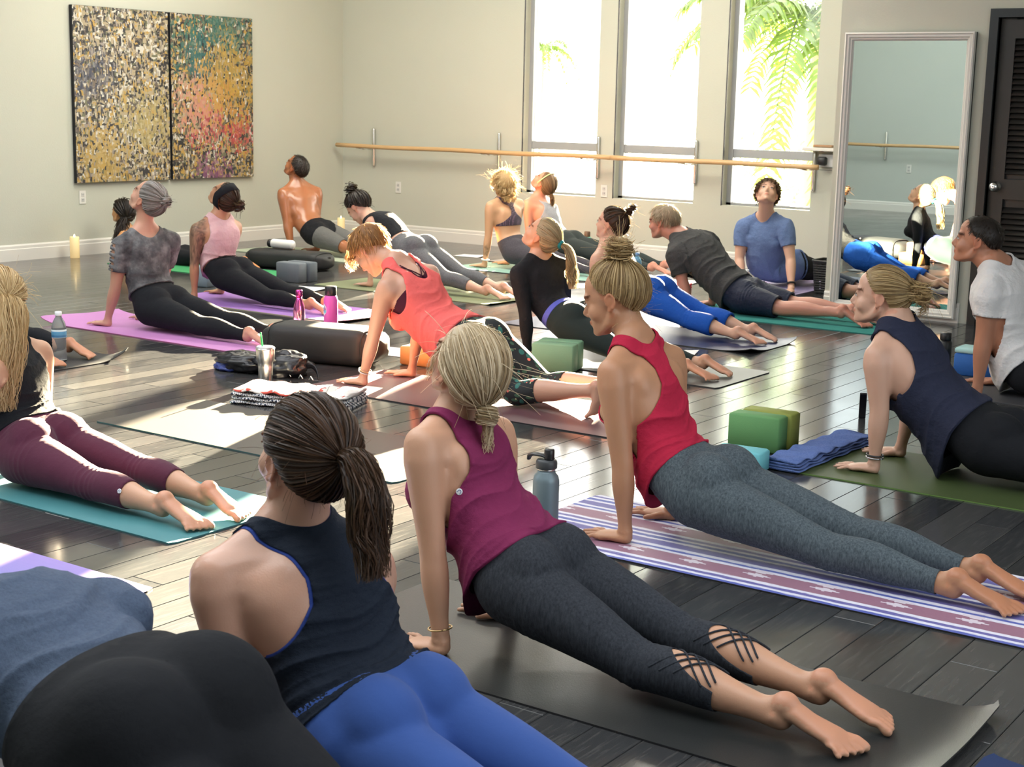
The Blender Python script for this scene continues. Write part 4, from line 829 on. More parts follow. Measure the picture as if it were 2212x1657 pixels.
FAIR, TAN, LIGHT, OLIVE, DEEP = (.55, .315, .205), (.46, .24, .135), (.60, .37, .27), (.42, .25, .16), (.37, .145, .065)
sk = lambda n, c, **k: skinmat('skin_'+n, c, **k)
H_BLOND = hairmat('hair_ash_blonde', (.34, .24, .13), (.88, .76, .55), .28); H_GOLD = hairmat('hair_golden_blonde', (.36, .22, .09), (.80, .62, .34), .35)
H_BRUN = hairmat('hair_dark_brown', (.012, .006, .004), (.085, .040, .020), .12); H_BLACK = hairmat('hair_black', (.008, .006, .006), (.04, .028, .022), .12)
H_DKBL = hairmat('hair_dark_blonde', (.20, .125, .055), (.66, .49, .25), .32); H_CHEST = hairmat('hair_chestnut', (.16, .07, .025), (.50, .26, .09), .35)
H_GREY = hairmat('hair_silver_brown', (.09, .075, .065), (.45, .42, .40), .18); H_MAN = hairmat('hair_near_black', (.010, .008, .007), (.05, .035, .026), .1)
H_SAND = hairmat('hair_sandy_grey', (.20, .16, .11), (.55, .47, .34), .3)
def racer(tab): return lambda u, s: interp(u, tab)+np.where(s.d < -.02, .03, 0)
def emblem(P, g, pt, r, mat, nrm_=None, name='emblem', ring=None):
    """small printed disc lying on a garment at the surface point nearest to pt"""
    V = P.gV; i = np.argmin(((V-np.array(pt))**2).sum(1)); j = np.argmin(((P.V-V[i])**2).sum(1)); n = P.N[j]; q = np.array(Vector((0, 0, 1)).rotation_difference(Vector(n)).to_matrix())
    b_ = MB(); t = np.linspace(0, 2*np.pi, 20, endpoint=False); R = np.array([[[r*x*math.cos(a), r*x*math.sin(a), z] for a in t] for x, z in ((1, .0), (1, .0012), (.9, .0016))]); b_.grid(R@q.T+V[i]); o = b_.obj(name, mat, g)
    if ring: 
        b_ = MB(); a = np.linspace(-.55, math.pi+.55, 12); p = np.stack([r*.5*np.cos(a), r*.5*np.sin(a)+r*.05, 0*a+.002], 1); p = np.vstack([[r*.62, -r*.42, .002], p, [-r*.62, -r*.42, .002]]); b_.cap(p@q.T+V[i], r*.09, 6); b_.obj('mark', ring, o)
    return o
def band(P, g, c, ax, R, r, mat, name, k=28, flat=1.0):
    """ring (bracelet, scrunchie, strap) round a limb"""
    ax = nrm(ax); X = nrm(np.cross(ax, [.3, .5, .81])); Y = np.cross(ax, X); t = np.linspace(0, 2*np.pi, k+1)
    Pp = np.asarray(c)+R*(np.cos(t)[:, None]*X+np.sin(t)[:, None]*Y); b_ = MB(); T = np.gradient(Pp, axis=0)
    b_.loft(Pp, r, r*flat, np.broadcast_to(ax, Pp.shape), k=8, rnd=False); o = b_.obj(name, mat, g); P.fix(o); return o
def wrist_band(P, side, root, mat, name, off=.035, R=.034, r=.003):
    sh, el, wr, sg = P.arms[side]; ax = nrm(wr-el); band(P, root, wr-ax*off, ax, R*P.S, r, mat, name)
def ponytie(P, root, g, mat, R=.017, r=.008, out=.012):
    D = nrm(g); c = P.hc+((D*(1/math.sqrt((D[0]/.101)**2+(D[1]/.0785)**2+(D[2]/.092)**2)+out)+np.array([-.014, 0, .022]))@P.H)*P.hk; band(P, root, c, D@P.H, R, r, mat, 'hair_tie'); return c, D@P.H
def gpos(P, g, out=.012):
    D = nrm(g); return P.hc+((D*(1/math.sqrt((D[0]/.101)**2+(D[1]/.0785)**2+(D[2]/.092)**2)+out)+np.array([-.014, 0, .022]))@P.H)*P.hk, D@P.H

def dr(amount, hem, rng, lo=-.05):      # loose cloth on the belly side sinks towards the floor
    return lambda s: np.stack([0*s.u, 0*s.u, -amount*np.clip(1-(s.u-hem)/rng, 0, 1)**1.4*np.clip(-s.d*9-.1, 0, 1)*np.where(s.N[:, 2] < .5, 1, 0)], 1)

# --- woman in the plum tank, nearest mat
P = Person(SKE['X'], S=.985, vox=.0045, head=(34, -16, 0), glute=1.05, legw=1.02)
root = P.body('person', 'woman in a plum tank and dark lattice-calf leggings with a blonde knotted bun', sk('fair', FAIR))
lat_h = lambda s: np.where((s.N[:, 2] > .25) & (s.lt > .5), .66+.0*s.lt, .80)-0
def hemX(s):
    h = np.full(len(s.V), .80)
    for (hip, kn, an, sg), lb in zip(s.legs, (5, 6)):
        ax = nrm(an-kn); r = s.V-kn; r = r-(r@ax)[:, None]*ax; up = nrm(np.cross(ax, s.lat)); up *= np.sign(up[2]); c = (r@up)/(np.linalg.norm(r, axis=1)+1e-6); side = (r@s.lat)*sg/(np.linalg.norm(r, axis=1)+1e-6)
        a = np.clip(c*.9-side*.25, -1, 1); h = np.where(s.lab == lb, .80-.24*np.clip(a-.15, 0, 1)**.8, h)
    return h
M = cloth('heather_charcoal', (.040, .046, .058), (.012, .013, .018), .8, streak=(1, 1, .25))
lg = P.garment('leggings', P.f_legs(.33, .8, hemX), M, root, off=.0035, sm=3, wr=.0016, wk=40)
for (hip, kn, an, sg) in P.legs:         # crossing straps over the open calf panel
    ax = nrm(an-kn); up = nrm(np.cross(ax, P.lat)); up *= np.sign(up[2]); L = np.linalg.norm(an-kn)
    for j, (t0, t1, a0, a1) in enumerate(((.14, .52, -60, 62), (.22, .58, -62, 55), (.32, .60, -60, 40), (.14, .52, 60, -62), (.22, .58, 60, -55), (.32, .60, 55, -40))):
        q = np.linspace(0, 1, 14); tt = t0+(t1-t0)*q; aa = np.radians(a0+(a1-a0)*q); c = kn+ax*(tt*L)[:, None]; dr_ = up*np.cos(aa)[:, None]+P.lat*np.sin(aa)[:, None]
        # lie on the calf: nearest body radius in that direction
        pts = []
        for cc, d_ in zip(c, dr_):
            rel = P.V-cc; al = rel@d_; pe_ = np.linalg.norm(rel-al[:, None]*d_, axis=1); m_ = (pe_ < .009) & (al > 0) & (al < .09); pts.append(cc+d_*((al[m_].max() if m_.any() else .05)+.0025))
        b_ = MB(); b_.loft(np.array(pts), .0026, .0026, np.broadcast_to(ax, (14, 3)), k=6); b_.obj('calf_strap', M, lg)
wX = racer([(.40, .2), (.52, .155), (.60, .118), (.70, .096), (.82, .086), (.92, .090), (1.0, .105)])
M = cloth('plum_jersey', (.205, .022, .085), fold=.9, trans=.1, streak=(.8, .8, .8))
def offX(s): return .006+.013*np.clip(1-(s.u-.16)/.5, 0, 1)*np.clip(.6-s.d*6, 0, 1.6)
tp = P.garment('tank_top', P.f_top(.14, .975, .088, wX), M, root, off=.004, sm=10, offf=offX, wr=.006, wk=24, drape=dr(.115, .10, .55))
emblem(P, tp, P.fr(.56)[0]+P.fr(.56)[1]*.13+P.fr(.56)[2]*.06, .0085, plain('emblem_white', (.75, .78, .8), .4), ring=plain('emblem_ink', (.05, .1, .3), .5))
wrist_band(P, 0, root, metal('gold_bracelet', (.6, .42, .2), .3), 'bracelet', .03, .031, .0022)
gX = (-.93, .0, -.42); h = Hair(P, 3, puff=.004); h.cap(off=.008, tone=.45); h.gather(gX, 1700, 10, .010, .0011); c, a = gpos(P, gX, .018)
h.gather((-.90, .05, -.43), 300, 10, .016, .0012)
h.bun(c+a*.022+np.array([0, 0, -.008]), .029, 340, .0013, .2, ax=np.array([0, .3, 1])); h.tail([c+a*.02-np.array([0, 0, .02]), c+a*.03-np.array([0, 0, .055]), c+a*.028-np.array([0, 0, .10])], [(0, .016), (1, .010)], 60, 8, .0012, .008)
h.fly(70, .05); 
q = P.P_(.04, .05, .0); h.tail([P.P_(.05, .055, .05), P.P_(.045, .075, .0), P.P_(.03, .08, -.07)], [(0, .004), (1, .012)], 26, 9, .0009, .006)
h.done(H_BLOND, root)

# --- woman in the crimson racerback
P = Person(SKE['M'], S=1.01, vox=.0046, head=(-14, 14, 0), glute=1.1, legw=1.0)
root = P.body('person', 'woman in a crimson racerback and grey heather leggings with a messy topknot', sk('tan', TAN), lips=(.95, .62, .58))
P.garment('leggings', P.f_legs(.34, .955), cloth('heather_grey_blue', (.115, .145, .165), (.030, .040, .050), .9, streak=(1, 1, .3), fold=.3), root, off=.0035, sm=4, wr=.0014, wk=44)
wM = racer([(.40, .2), (.50, .16), (.58, .105), (.66, .062), (.74, .040), (.84, .036), (.92, .055), (.97, .09), (1.05, .11)])
def offM(s): return .004+.012*np.clip(1-(s.u-.22)/.35, 0, 1)*np.clip(.5-s.d*6, 0, 1.6)
P.garment('racerback_top', P.f_top(.235, .985, .088, wM), cloth('crimson_jersey', (.46, .018, .055), fold=.9, streak=(.8, .8, .8)), root, off=.0035, sm=8, offf=offM, wr=.0055, wk=28, drape=dr(.09, .2, .4))
emblem(P, root, P.J['s']+np.array([.0, -.05, -.09]), .006, plain('patch_skin_tone', (.7, .5, .38), .6), name='arm_patch')
gM = (-.30, 0, .95); h = Hair(P, 5, puff=.002); h.cap(off=.007, tone=.3); h.gather(gM, 1600, 10, .009, .0010, wild=.008); c, a = gpos(P, gM, .012)
h.bun(c+a*.028, .036, 420, .0011, .7, fill=.85); h.flyp(c+a*.03, .03, 260, .045, .0004, -.1); h.fly(200, .028, r=.0003); h.flyp(P.P_(-.06, 0, -.06), .04, 60, .035, .0003); h.done(H_DKBL, root)

# --- brunette in the navy tank, close on the left
P = Person(SKE['Q'], S=1.04, vox=.0055, head=(12, -14, 0), glute=1.1, wid=1.16, armw=1.08)
root = P.body('person', 'brunette woman in a navy tank and royal blue leggings with a ponytail', sk('warm', (.56, .33, .24), rough=.33))
P.garment('leggings', P.f_legs(.25, 1.1), cloth('royal_blue_knit', (.035, .085, .30), fold=.12, sheen=.3), root, off=.0035, sm=3)
wQ = racer([(.36, .2), (.48, .165), (.56, .125), (.66, .088), (.78, .072), (.9, .080), (1.0, .105)])
brq = P.f_top(.42, .985, .080, lambda u, s: wQ(u, s)+.007); P.garment('bra_top', brq, cloth('blue_bra', (.03, .06, .28)), root, off=.0012, mg=.001)
P.garment('tank_top', P.f_top(.16, .985, .086, wQ), cloth('navy_rib', (.012, .018, .032), fold=.8, streak=(.7, .7, 1.3)), root, off=.005, sm=6, wr=.0055, wk=44)
gQ = (-.96, .0, .20); h = Hair(P, 8, puff=.006); h.cap(off=.008, tone=.2); h.gather(gQ, 2300, 10, .011, .0011, wild=.005); c, a = ponytie(P, root, gQ, plain('black_elastic', (.01, .01, .01), .6), .013, .005, .022)
h.tail([c-a*.01, c+a*.035+np.array([0, 0, .01]), c+a*.075-np.array([0, 0, .045]), c+a*.085-np.array([0, 0, .13]), c+a*.10-np.array([0, 0, .215])], [(0, .012), (.15, .026), (.5, .042), (.85, .036), (1, .030)], 1200, 13, .0010, .014, (1.1, .8))
h.fly(110, .03, r=.0003); h.done(H_BRUN, root)

# --- person low in the front left corner, only the back
P = Person(SKE['R'], S=1.08, vox=.0075, head=(-20, 0, 0), glute=1.15, wid=1.12)
root = P.body('person', 'person in a slate blue tee and black bottoms cut off by the lower left corner', sk('warm', (.5, .3, .2)))
P.garment('shorts', P.f_legs(.26, .40), cloth('black_knit', (.008, .009, .012), fold=.3), root, off=.022, sm=26)
P.garment('tee', P.f_top(.13, .96, sleeve=.28), cloth('slate_blue_jersey', (.075, .105, .165), (.04, .05, .09), .5, fold=.8), root, off=.009, sm=10, wr=.006, wk=30)
h = Hair(P, 9); h.cap(off=.01); h.short(n=300); h.done(H_BRUN, root)

# --- woman in the navy sleeveless top, right
P = Person(SKE['N'], S=1.0, vox=.0055, head=(4, 12, 0), glute=1.08, wid=1.12, armw=1.08)
def nails(s, col):
    for (sh, el, wr, sg) in s.arms:
        m_ = (s.lab == 2) & ((s.V-wr)@s.fv > .150) & (s.V[:, 2] > .016) & (np.linalg.norm(s.V-wr, axis=1) < .25); col[m_, :3] = (.08, .04, .05)
root = P.body('person', 'blonde woman in a loose navy sleeveless top and black leggings on the olive mat', sk('fairp', (.60, .37, .27)), lips=(.92, .62, .6), extra=nails)
P.garment('leggings', P.f_legs(.30, 1.1), cloth('black_knit', (.008, .009, .012), fold=.3), root, off=.004, sm=4)
wN = racer([(.40, .2), (.56, .165), (.66, .13), (.78, .112), (.9, .11), (1.0, .12)])
def offN(s): return .006+.022*np.clip(1-(s.u-.2)/.5, 0, 1)*np.clip(.6-s.d*6, 0, 1.5)
P.garment('sleeveless_top', P.f_top(.20, .975, .090, wN), cloth('ink_navy_jersey', (.022, .026, .052), fold=.8), root, off=.005, sm=12, offf=offN, wr=.006, wk=24, drape=dr(.18, .16, .6))
for o_, m_ in ((.022, metal('steel_beads', (.45, .45, .47), .35)), (.032, plain('dark_beads', (.03, .03, .035), .4))): wrist_band(P, 0, root, m_, 'bracelet', o_, .032, .0035)
gN = (-.97, .0, .10); h = Hair(P, 12, puff=.004); h.cap(off=.007, tone=.35); h.gather(gN, 1400, 9, .010, .0011); c, a = gpos(P, gN, .012)
h.bun(c+a*.026, .033, 300, .0013, .9); h.flyp(c+a*.03, .026, 110, .045, .0007, .8); h.tail([c+a*.03-np.array([0, 0, .02]), c+a*.05-np.array([0, 0, .06]), c+a*.02-np.array([0, 0, .095])], [(0, .012), (1, .02)], 50, 9, .0011, .01); h.done(H_DKBL, root)

# --- man in the white tee, right edge
P = Person(SKE['O'], 'M', S=1.0, vox=.0060, head=(8, 12, 0), wid=1.05, armw=1.05)
root = P.body('person', 'dark haired man in a white tee at the right edge', sk('sunned', (.44, .21, .13)), brows=(.2, .15, .12))
P.garment('shorts', P.f_legs(.22, .42), cloth('black_knit', (.008, .009, .012), fold=.3), root, off=.012, sm=8)
def offO(s): return np.where(np.isin(s.lab, [3, 4]), .012*np.clip(s.at_*3, 0, 1), .004+.016*np.clip(1-(s.u-.1)/.6, 0, 1)*np.clip(.8-s.d*6, 0, 1.5))
P.garment('tee', P.f_top(.08, .965, sleeve=.27), cloth('white_cotton', (.74, .73, .73), fold=.9), root, off=.007, sm=10, offf=offO, wr=.0055, wk=22, drape=dr(.08, .05, .5))
h = Hair(P, 14, puff=.0); MH = [(0, 40), (30, 38), (55, 22), (68, 8), (80, 0), (95, 4), (110, -12), (130, -26), (180, -34)]; h.cap(MH, off=.007, tone=.2); h.short(n=1100, ln=14, off=.006, lift=.011, r=.0013, line=MH); h.done(H_MAN, root)

# --- woman in maroon leggings, long blonde hair, left edge
P = Person(SKE['P'], S=.99, vox=.0052, head=(-8, 0, 0), glute=1.08)
root = P.body('person', 'woman in maroon leggings with long blonde hair at the left edge', sk('fair', FAIR))
lg = P.garment('leggings', P.f_legs(.27, .775), cloth('maroon_knit', (.085, .018, .040), fold=.25, sheen=.3), root, off=.0035, sm=4, wr=.0022, wk=40)
emblem(P, lg, P.legs[0][1]*.45+P.legs[0][2]*.55+P.lat*.05+np.array([0, 0, .03]), .008, plain('emblem_white', (.75, .78, .8), .4), ring=plain('emblem_ink', (.05, .1, .3), .5))
P.garment('tank_top', P.f_top(.22, .97, .10, racer([(.4, .2), (.55, .13), (.7, .09), (1, .07)])), cloth('black_knit2', (.010, .011, .014), fold=.8), root, off=.0085, sm=6, wr=.004, wk=34, mg=.006)
h = Hair(P, 17, puff=.006); h.cap(off=.008, tone=.5); gP = (-.93, .3, -.1); h.gather(gP, 1000, 9, .012, .0013); c, a = gpos(P, gP, .012)
h.tail([c-a*.015, c+a*.035-np.array([0, 0, .04]), c+a*.055+np.array([.0, -.02, -.15]), c+a*.06+np.array([.0, -.05, -.30]), c+a*.06+np.array([.0, -.06, -.40])], [(0, .03), (.2, .05), (.6, .055), (1, .035)], 1100, 13, .0012, .018, (1.2, .7)); h.fly(120, .05); h.done(H_GOLD, root)

# --- woman in the coral tank
P = Person(SKE['F'], S=1.0, vox=.0062, head=(-52, 0, 0), glute=.95, toes_tucked=True, armw=.95)
root = P.body('person', 'short haired woman in a coral tank and tropical print capris looking down', sk('sunfair', (.54, .31, .22)))
m_, nt, b = nm('tropical_print'); co = objc(nt)
def vor(scale, sc_, seed):
    mp = N(nt, 'ShaderNodeMapping'); mp.inputs['Scale'].default_value = sc_; mp.inputs['Location'].default_value = (seed, seed, seed); mp.inputs['Rotation'].default_value = (seed, .6, seed*.7); L_(nt, co, mp.inputs[0]); v = N(nt, 'ShaderNodeTexVoronoi'); v.inputs['Scale'].default_value = scale; L_(nt, mp.outputs[0], v.inputs['Vector']); return v
v1 = vor(24, (1, 1, .38), 1.1); v2 = vor(30, (.45, 1, 1), 2.3); v3 = vor(17, (1, 1, 1), 3.9); v4 = vor(40, (1, .4, 1), .7)
c_ = mix(nt, (.008, .010, .012), (.02, .13, .11), ramp(nt, v1.outputs[0], [(0, (1, 1, 1)), (.33, (0, 0, 0))], 'CONSTANT')); c_ = mix(nt, c_, (.04, .10, .06), ramp(nt, v2.outputs[0], [(0, (1, 1, 1)), (.25, (0, 0, 0))], 'CONSTANT'))
c_ = mix(nt, c_, (.45, .42, .22), ramp(nt, v4.outputs[0], [(0, (1, 1, 1)), (.16, (0, 0, 0))], 'CONSTANT')); c_ = mix(nt, c_, (.70, .17, .13), ramp(nt, v3.outputs[0], [(0, (1, 1, 1)), (.19, (0, 0, 0))], 'CONSTANT'))
L_(nt, c_, b.inputs['Base Color']); b.inputs['Roughness'].default_value = .8; M_trop = m_
P.garment('capri_leggings', P.f_legs(.28, .66), M_trop, root, off=.004, sm=3)
MV = cloth('dark_berry_bra', (.055, .008, .022)); f_ = P.f_top(.46, .80, .075, racer([(.4, .2), (.62, .18), (.70, .15), (.76, .07), (1, .05)])); P.garment('bra_top', f_, MV, root, off=.0015, mg=.001)
def wF(u, s): return interp(u, [(.3, .2), (.5, .16), (.6, .14), (.75, .115), (1, .10)])
f_ = P.f_top(.10, .995, .092, wF); scoop = np.where(P.d > 0, np.hypot(P.l/.062, (P.u-.95)/.20)-1, 1)*.06; f_ = np.where(np.isin(P.lab, [0, 8]), np.minimum(f_, scoop), f_)
def offF(s): return .006+.02*np.clip(1-(s.u-.15)/.6, 0, 1)*np.clip(.6-s.d*6, 0, 1.6)
P.garment('tank_top', f_, cloth('coral_jersey', (.80, .135, .125), fold=.9, streak=(.8, .8, .8)), root, off=.006, sm=9, offf=offF, wr=.0065, wk=22, drape=dr(.10, .05, .8))
for sg in (1, -1):
    for u0, l0, u1, l1 in ((.97, .075, .78, -.01), (.96, .055, .76, .02)):
        q = np.linspace(0, 1, 10); pts = []
        for t in q:
            c_, L_a, D_a, T_a = P.fr(u0+(u1-u0)*t); base = c_+L_a*sg*(l0+(l1-l0)*t); rel = P.V-base; al = rel@D_a; pe_ = np.linalg.norm(rel-al[:, None]*D_a, axis=1); m_ = (pe_ < .012) & (al > 0); pts.append(base+D_a*((al[m_].max() if m_.any() else .06)+.002))
        b_ = MB(); b_.loft(np.array(pts), .0035, .0025, (0, 1, 0), k=6); P.fix(b_.obj('bra_strap', MV, root))
wrist_band(P, 0, root, metal('steel_beads', (.45, .45, .47), .35), 'bracelet', .03, .031, .003); wrist_band(P, 0, root, metal('gold_bracelet', (.6, .42, .2), .3), 'bracelet', .04, .032, .002)
SHL = [(0, 40), (30, 34), (50, 12), (65, -6), (80, 0), (92, 4), (104, -18), (125, -36), (180, -50)]
h = Hair(P, 21, puff=.006); h.cap(SHL, off=.008, tone=.3); h.short(crown=(-.5, 0, .86), n=1000, ln=34, off=.012, lift=.02, line=SHL); h.tail([P.P_(.085, .0, .075), P.P_(.12, .02, .045), P.P_(.13, .03, .0)], [(0, .035), (1, .03)], 120, 8, .0012, .008); h.done(H_CHEST, root)

# --- woman in the grey tie-dye tee
P = Person(SKE['A'], S=1.0, vox=.0070, head=(42, 8, 0), glute=1.05)
root = P.body('person', 'woman in a grey tie-dye tee with slit sleeves on the pink mat', sk('sunfair', (.54, .31, .22)))
P.garment('leggings', P.f_legs(.33, 1.0), cloth('black_knit', (.008, .009, .012), fold=.3), root, off=.004, sm=4, wr=.001, wk=40)
m_, nt, b = nm('tie_dye_grey'); co = objc(nt); L_(nt, ramp(nt, noise_(nt, 11, co, 4, .6), [(.35, (.040, .040, .045)), (.5, (.085, .085, .09)), (.65, (.18, .18, .185))]), b.inputs['Base Color']); b.inputs['Roughness'].default_value = .85; L_(nt, bump(nt, noise_(nt, 25, co, 3), .8, .01), b.inputs['Normal']); M_td = m_
f_ = P.f_top(.27, .93, sleeve=.30)
for (sh, el, wr, sg), lb in zip(P.arms, (3, 4)):      # slits cut across the sleeve
    q = P.V-sh; ax = nrm(el-sh); t = (q@ax)/P.S; rr_ = q-(q@ax)[:, None]*ax; side = (rr_@P.fv)/(np.linalg.norm(rr_, axis=1)+1e-6); out = (rr_@(P.lat*sg))/(np.linalg.norm(rr_, axis=1)+1e-6)
    sl_ = (np.abs(((t-.02) % .036)-.018)-.009)*1.0; inz = (t > -.01) & (t < .15) & (out+side*.6 > .75); f_ = np.where(inz & np.isin(P.lab, [0, lb]), np.minimum(f_, -np.minimum(-(sl_), (out+side*.6-.75)*.1)*1.0), f_)
def offA(s): return np.where(np.isin(s.lab, [3, 4]), .006, .012*np.clip(1-(s.u-.2)/.4, 0, 1))
P.garment('tee', f_, M_td, root, off=.006, sm=4, offf=offA, wr=.004, wk=22, drape=dr(.05, .2, .35))
gA = (-.82, 0, .56); h = Hair(P, 23, puff=.003); h.cap(off=.007, tone=.4); h.gather(gA, 560, 9, .010, .0019, wild=.004); c, a = gpos(P, gA, .012); h.bun(c+a*.016, .027, 70, .0025, .7); h.flyp(c+a*.02, .02, 40, .03, .0006); h.done(H_GREY, root)

# --- woman in the pale pink muscle tank, tattooed arm
P = Person(SKE['B'], S=.93, vox=.0078, head=(50, 6, 0), glute=1.05)
def tat(s, col):
    m_ = (s.lab == 3) & (s.at_ < .52); v = np.array([noise.noise(Vector(p*38)) for p in s.V[m_]]); k = np.where(np.abs(v) < .16, .30, np.where(v > .3, .5, .8)); col[m_, :3] = np.minimum(col[m_, :3], k[:, None]*np.array([.9, 1.05, 1.15]))
root = P.body('person', 'woman in a pale pink muscle tank with a tattooed arm and black headband', sk('tan', TAN), extra=tat)
def hole(s):
    h = np.full(len(s.V), 1.05); return h
lg = P.garment('leggings', P.f_legs(.28, .93), cloth('black_knit', (.008, .009, .012), fold=.3), root, off=.004, sm=3, wr=.001, wk=40)
P.garment('muscle_tank', P.f_top(.30, .97, .098, lambda u, s: interp(u, [(.3, .2), (.5, .17), (.62, .145), (.8, .125), (1, .11)])), cloth('pale_pink_jersey', (.70, .46, .47), fold=.9), root, off=.006, sm=6, offf=lambda s: .014*np.clip(1-(s.u-.25)/.4, 0, 1), wr=.004, wk=22, drape=dr(.07, .25, .4))
gB = (-.72, 0, .30); h = Hair(P, 25, puff=.004); h.cap(off=.007, tone=.2); h.gather(gB, 420, 9, .010, .002); c, a = gpos(P, gB, .012); h.bun(c+a*.022, .035, 80, .003, .7); h.flyp(c+a*.03, .03, 30, .03, .001); h.done(H_BRUN, root)
hb = Hair(P, 26); az = np.linspace(-np.pi, np.pi, 40, endpoint=False); R = []
for wv, of in ((-.30, .012), (-.28, .019), (.30, .019), (.34, .012)):
    ph = az; D = np.stack([wv+0*ph+.12, np.cos(ph)*1, np.sin(ph)], -1); D[:, 0] -= .5*np.clip(-D[:, 2], 0, 1); R.append(hb.surf(D, np.full(len(D), of+.004)))
b_ = MB(); b_.grid(np.array(R), cap=False); P.fix(b_.obj('headband', cloth('black_knit2', (.010, .011, .014)), root))

# --- ponytail woman in black long sleeves
P = Person(SKE['G'], S=.93, vox=.0066, head=(40, 6, 0), glute=1.08)
root = P.body('person', 'blonde ponytail woman in a black long-sleeved top behind the green blocks', sk('fair', FAIR))
lg = P.garment('leggings', P.f_legs(.30, .93), cloth('dark_teal_black', (.012, .022, .022), fold=.15, sheen=.25), root, off=.0035, sm=3)
P.garment('waistband', np.where(P.lab == 0, np.minimum(P.u-.22, .30-P.u)*.5, -1), cloth('periwinkle_band', (.10, .12, .50)), root, off=.006, sm=3)
P.garment('long_sleeve_top', P.f_top(.27, .985, sleeve=1.02), cloth('black_knit2', (.010, .011, .014)), root, off=.005, sm=4, wr=.0015, wk=30)
gG = (-.98, 0, .25); h = Hair(P, 28, puff=.003); h.cap(off=.007, tone=.5); h.gather(gG, 620, 10, .009, .0018); c, a = ponytie(P, root, gG, cloth('teal_scrunchie', (.02, .22, .25)), .015, .011, .016)
h.tail([c, c+a*.05, c+a*.075-np.array([0, 0, .06]), c+a*.085-np.array([0, 0, .14]), c+a*.095-np.array([0, 0, .20])], [(0, .012), (.2, .026), (.6, .040), (1, .030)], 330, 12, .0018, .012, (1.1, .8)); h.done(hairmat('hair_highlighted', (.20, .14, .08), (.62, .50, .30), .3), root)

# --- shirtless man
P = Person(SKE['D'], 'M', S=.97, vox=.0078, head=(38, 6, 0))
root = P.body('person', 'shirtless tanned man in black and grey shorts by the back corner', sk('bronze', DEEP, rough=.24, coat=.4), brows=(.15, .1, .1))
P.garment('shorts', P.f_legs(.17, .42), cloth('black_knit2', (.010, .011, .014)), root, off=.008, sm=6, wr=.002)
f_ = P.f_legs(.17, .425); f_ = np.minimum(f_, P.lt-.10+.3*(P.l*0)); P.garment('grey_panels', f_, cloth('grey_panel', (.13, .13, .125), fold=.7), root, off=.011, sm=6, wr=.003)
h = Hair(P, 31); h.cap(MH, off=.006, tone=.2); h.short(n=700, ln=14, off=.006, lift=.012, r=.0017, line=MH); h.done(H_MAN, root)

# --- woman in black tank looking down, dark topknot
P = Person(SKE['E'], S=.95, vox=.0078, head=(-48, 4, 0), glute=1.1)
root = P.body('person', 'woman in a black tank and grey capris looking down, with a dark topknot', sk('light', LIGHT))
P.garment('capri_leggings', P.f_legs(.32, .80), cloth('mid_grey_heather', (.15, .155, .165), (.06, .06, .07), .7), root, off=.004, sm=4, wr=.0014, wk=36)
P.garment('tank_top', P.f_top(.36, .86, .10, lambda u, s: interp(u, [(.3, .2), (.6, .16), (.8, .12), (1, .10)])), cloth('black_knit2', (.010, .011, .014)), root, off=.005, sm=5, wr=.002)
gE = (-.35, 0, .94); h = Hair(P, 33, puff=.008); h.cap(off=.008, tone=.2); h.gather(gE, 380, 9, .012, .0024, wild=.01); c, a = gpos(P, gE, .015); h.bun(c+a*.03, .037, 80, .0035, .8); h.flyp(c+a*.03, .03, 60, .035, .0009); h.fly(120, .03, r=.0007); h.done(H_BLACK, root)

# --- curly blonde in the sports bra
P = Person(SKE['H'], S=.95, vox=.0078, head=(5, -30, 0))
def tat2(s, col):
    m_ = (s.lab == 3) & (s.at_ > .68) & (s.at_ < .86) & ((s.V-s.arms[0][2])@s.lat > .008); v = np.array([noise.noise(Vector(p*120)) for p in s.V[m_]]); col[m_, :3] = np.where(v[:, None] > .05, .4, 1.0)
root = P.body('person', 'woman in a purple racerback sports bra with curly blonde hair by the first window', sk('golden', (.58, .34, .20)), extra=tat2)
m_, nt, b = nm('dotted_mesh'); v = N(nt, 'ShaderNodeTexVoronoi'); v.inputs['Scale'].default_value = 95; v.inputs['Randomness'].default_value = .1; L_(nt, objc(nt), v.inputs['Vector']); L_(nt, ramp(nt, v.outputs[0], [(0, (.35, .2, .3)), (.28, (.045, .028, .05))], 'CONSTANT'), b.inputs['Base Color']); b.inputs['Roughness'].default_value = .7; M_dot = m_
P.garment('leggings', P.f_legs(.30, 1.0), cloth('purple_grey_heather', (.075, .068, .085), (.03, .03, .035), .7), root, off=.004, sm=4)
P.garment('sports_bra', P.f_top(.56, .985, .088, racer([(.4, .2), (.60, .14), (.67, .085), (.73, .040), (.8, .020), (.9, .026), (.97, .07), (1.05, .09)])), M_dot, root, off=.004, sm=2)
wrist_band(P, 0, root, plain('white_band', (.7, .7, .68), .5), 'bracelet', .03, .031, .006)
h = Hair(P, 35, puff=.018); h.cap(off=.012, tone=.4); h.short(crown=(-.55, 0, .85), n=620, ln=60, off=.02, lift=.03, r=.003, curl=.011, m_=11); h.fly(420, .035, r=.00035, spread=1.8); h.tail([P.P_(-.08, 0, .0), P.P_(-.11, 0, -.06), P.P_(-.10, 0, -.13)], [(0, .05), (.6, .07), (1, .05)], 200, 10, .003, .02); h.done(H_GOLD, root)

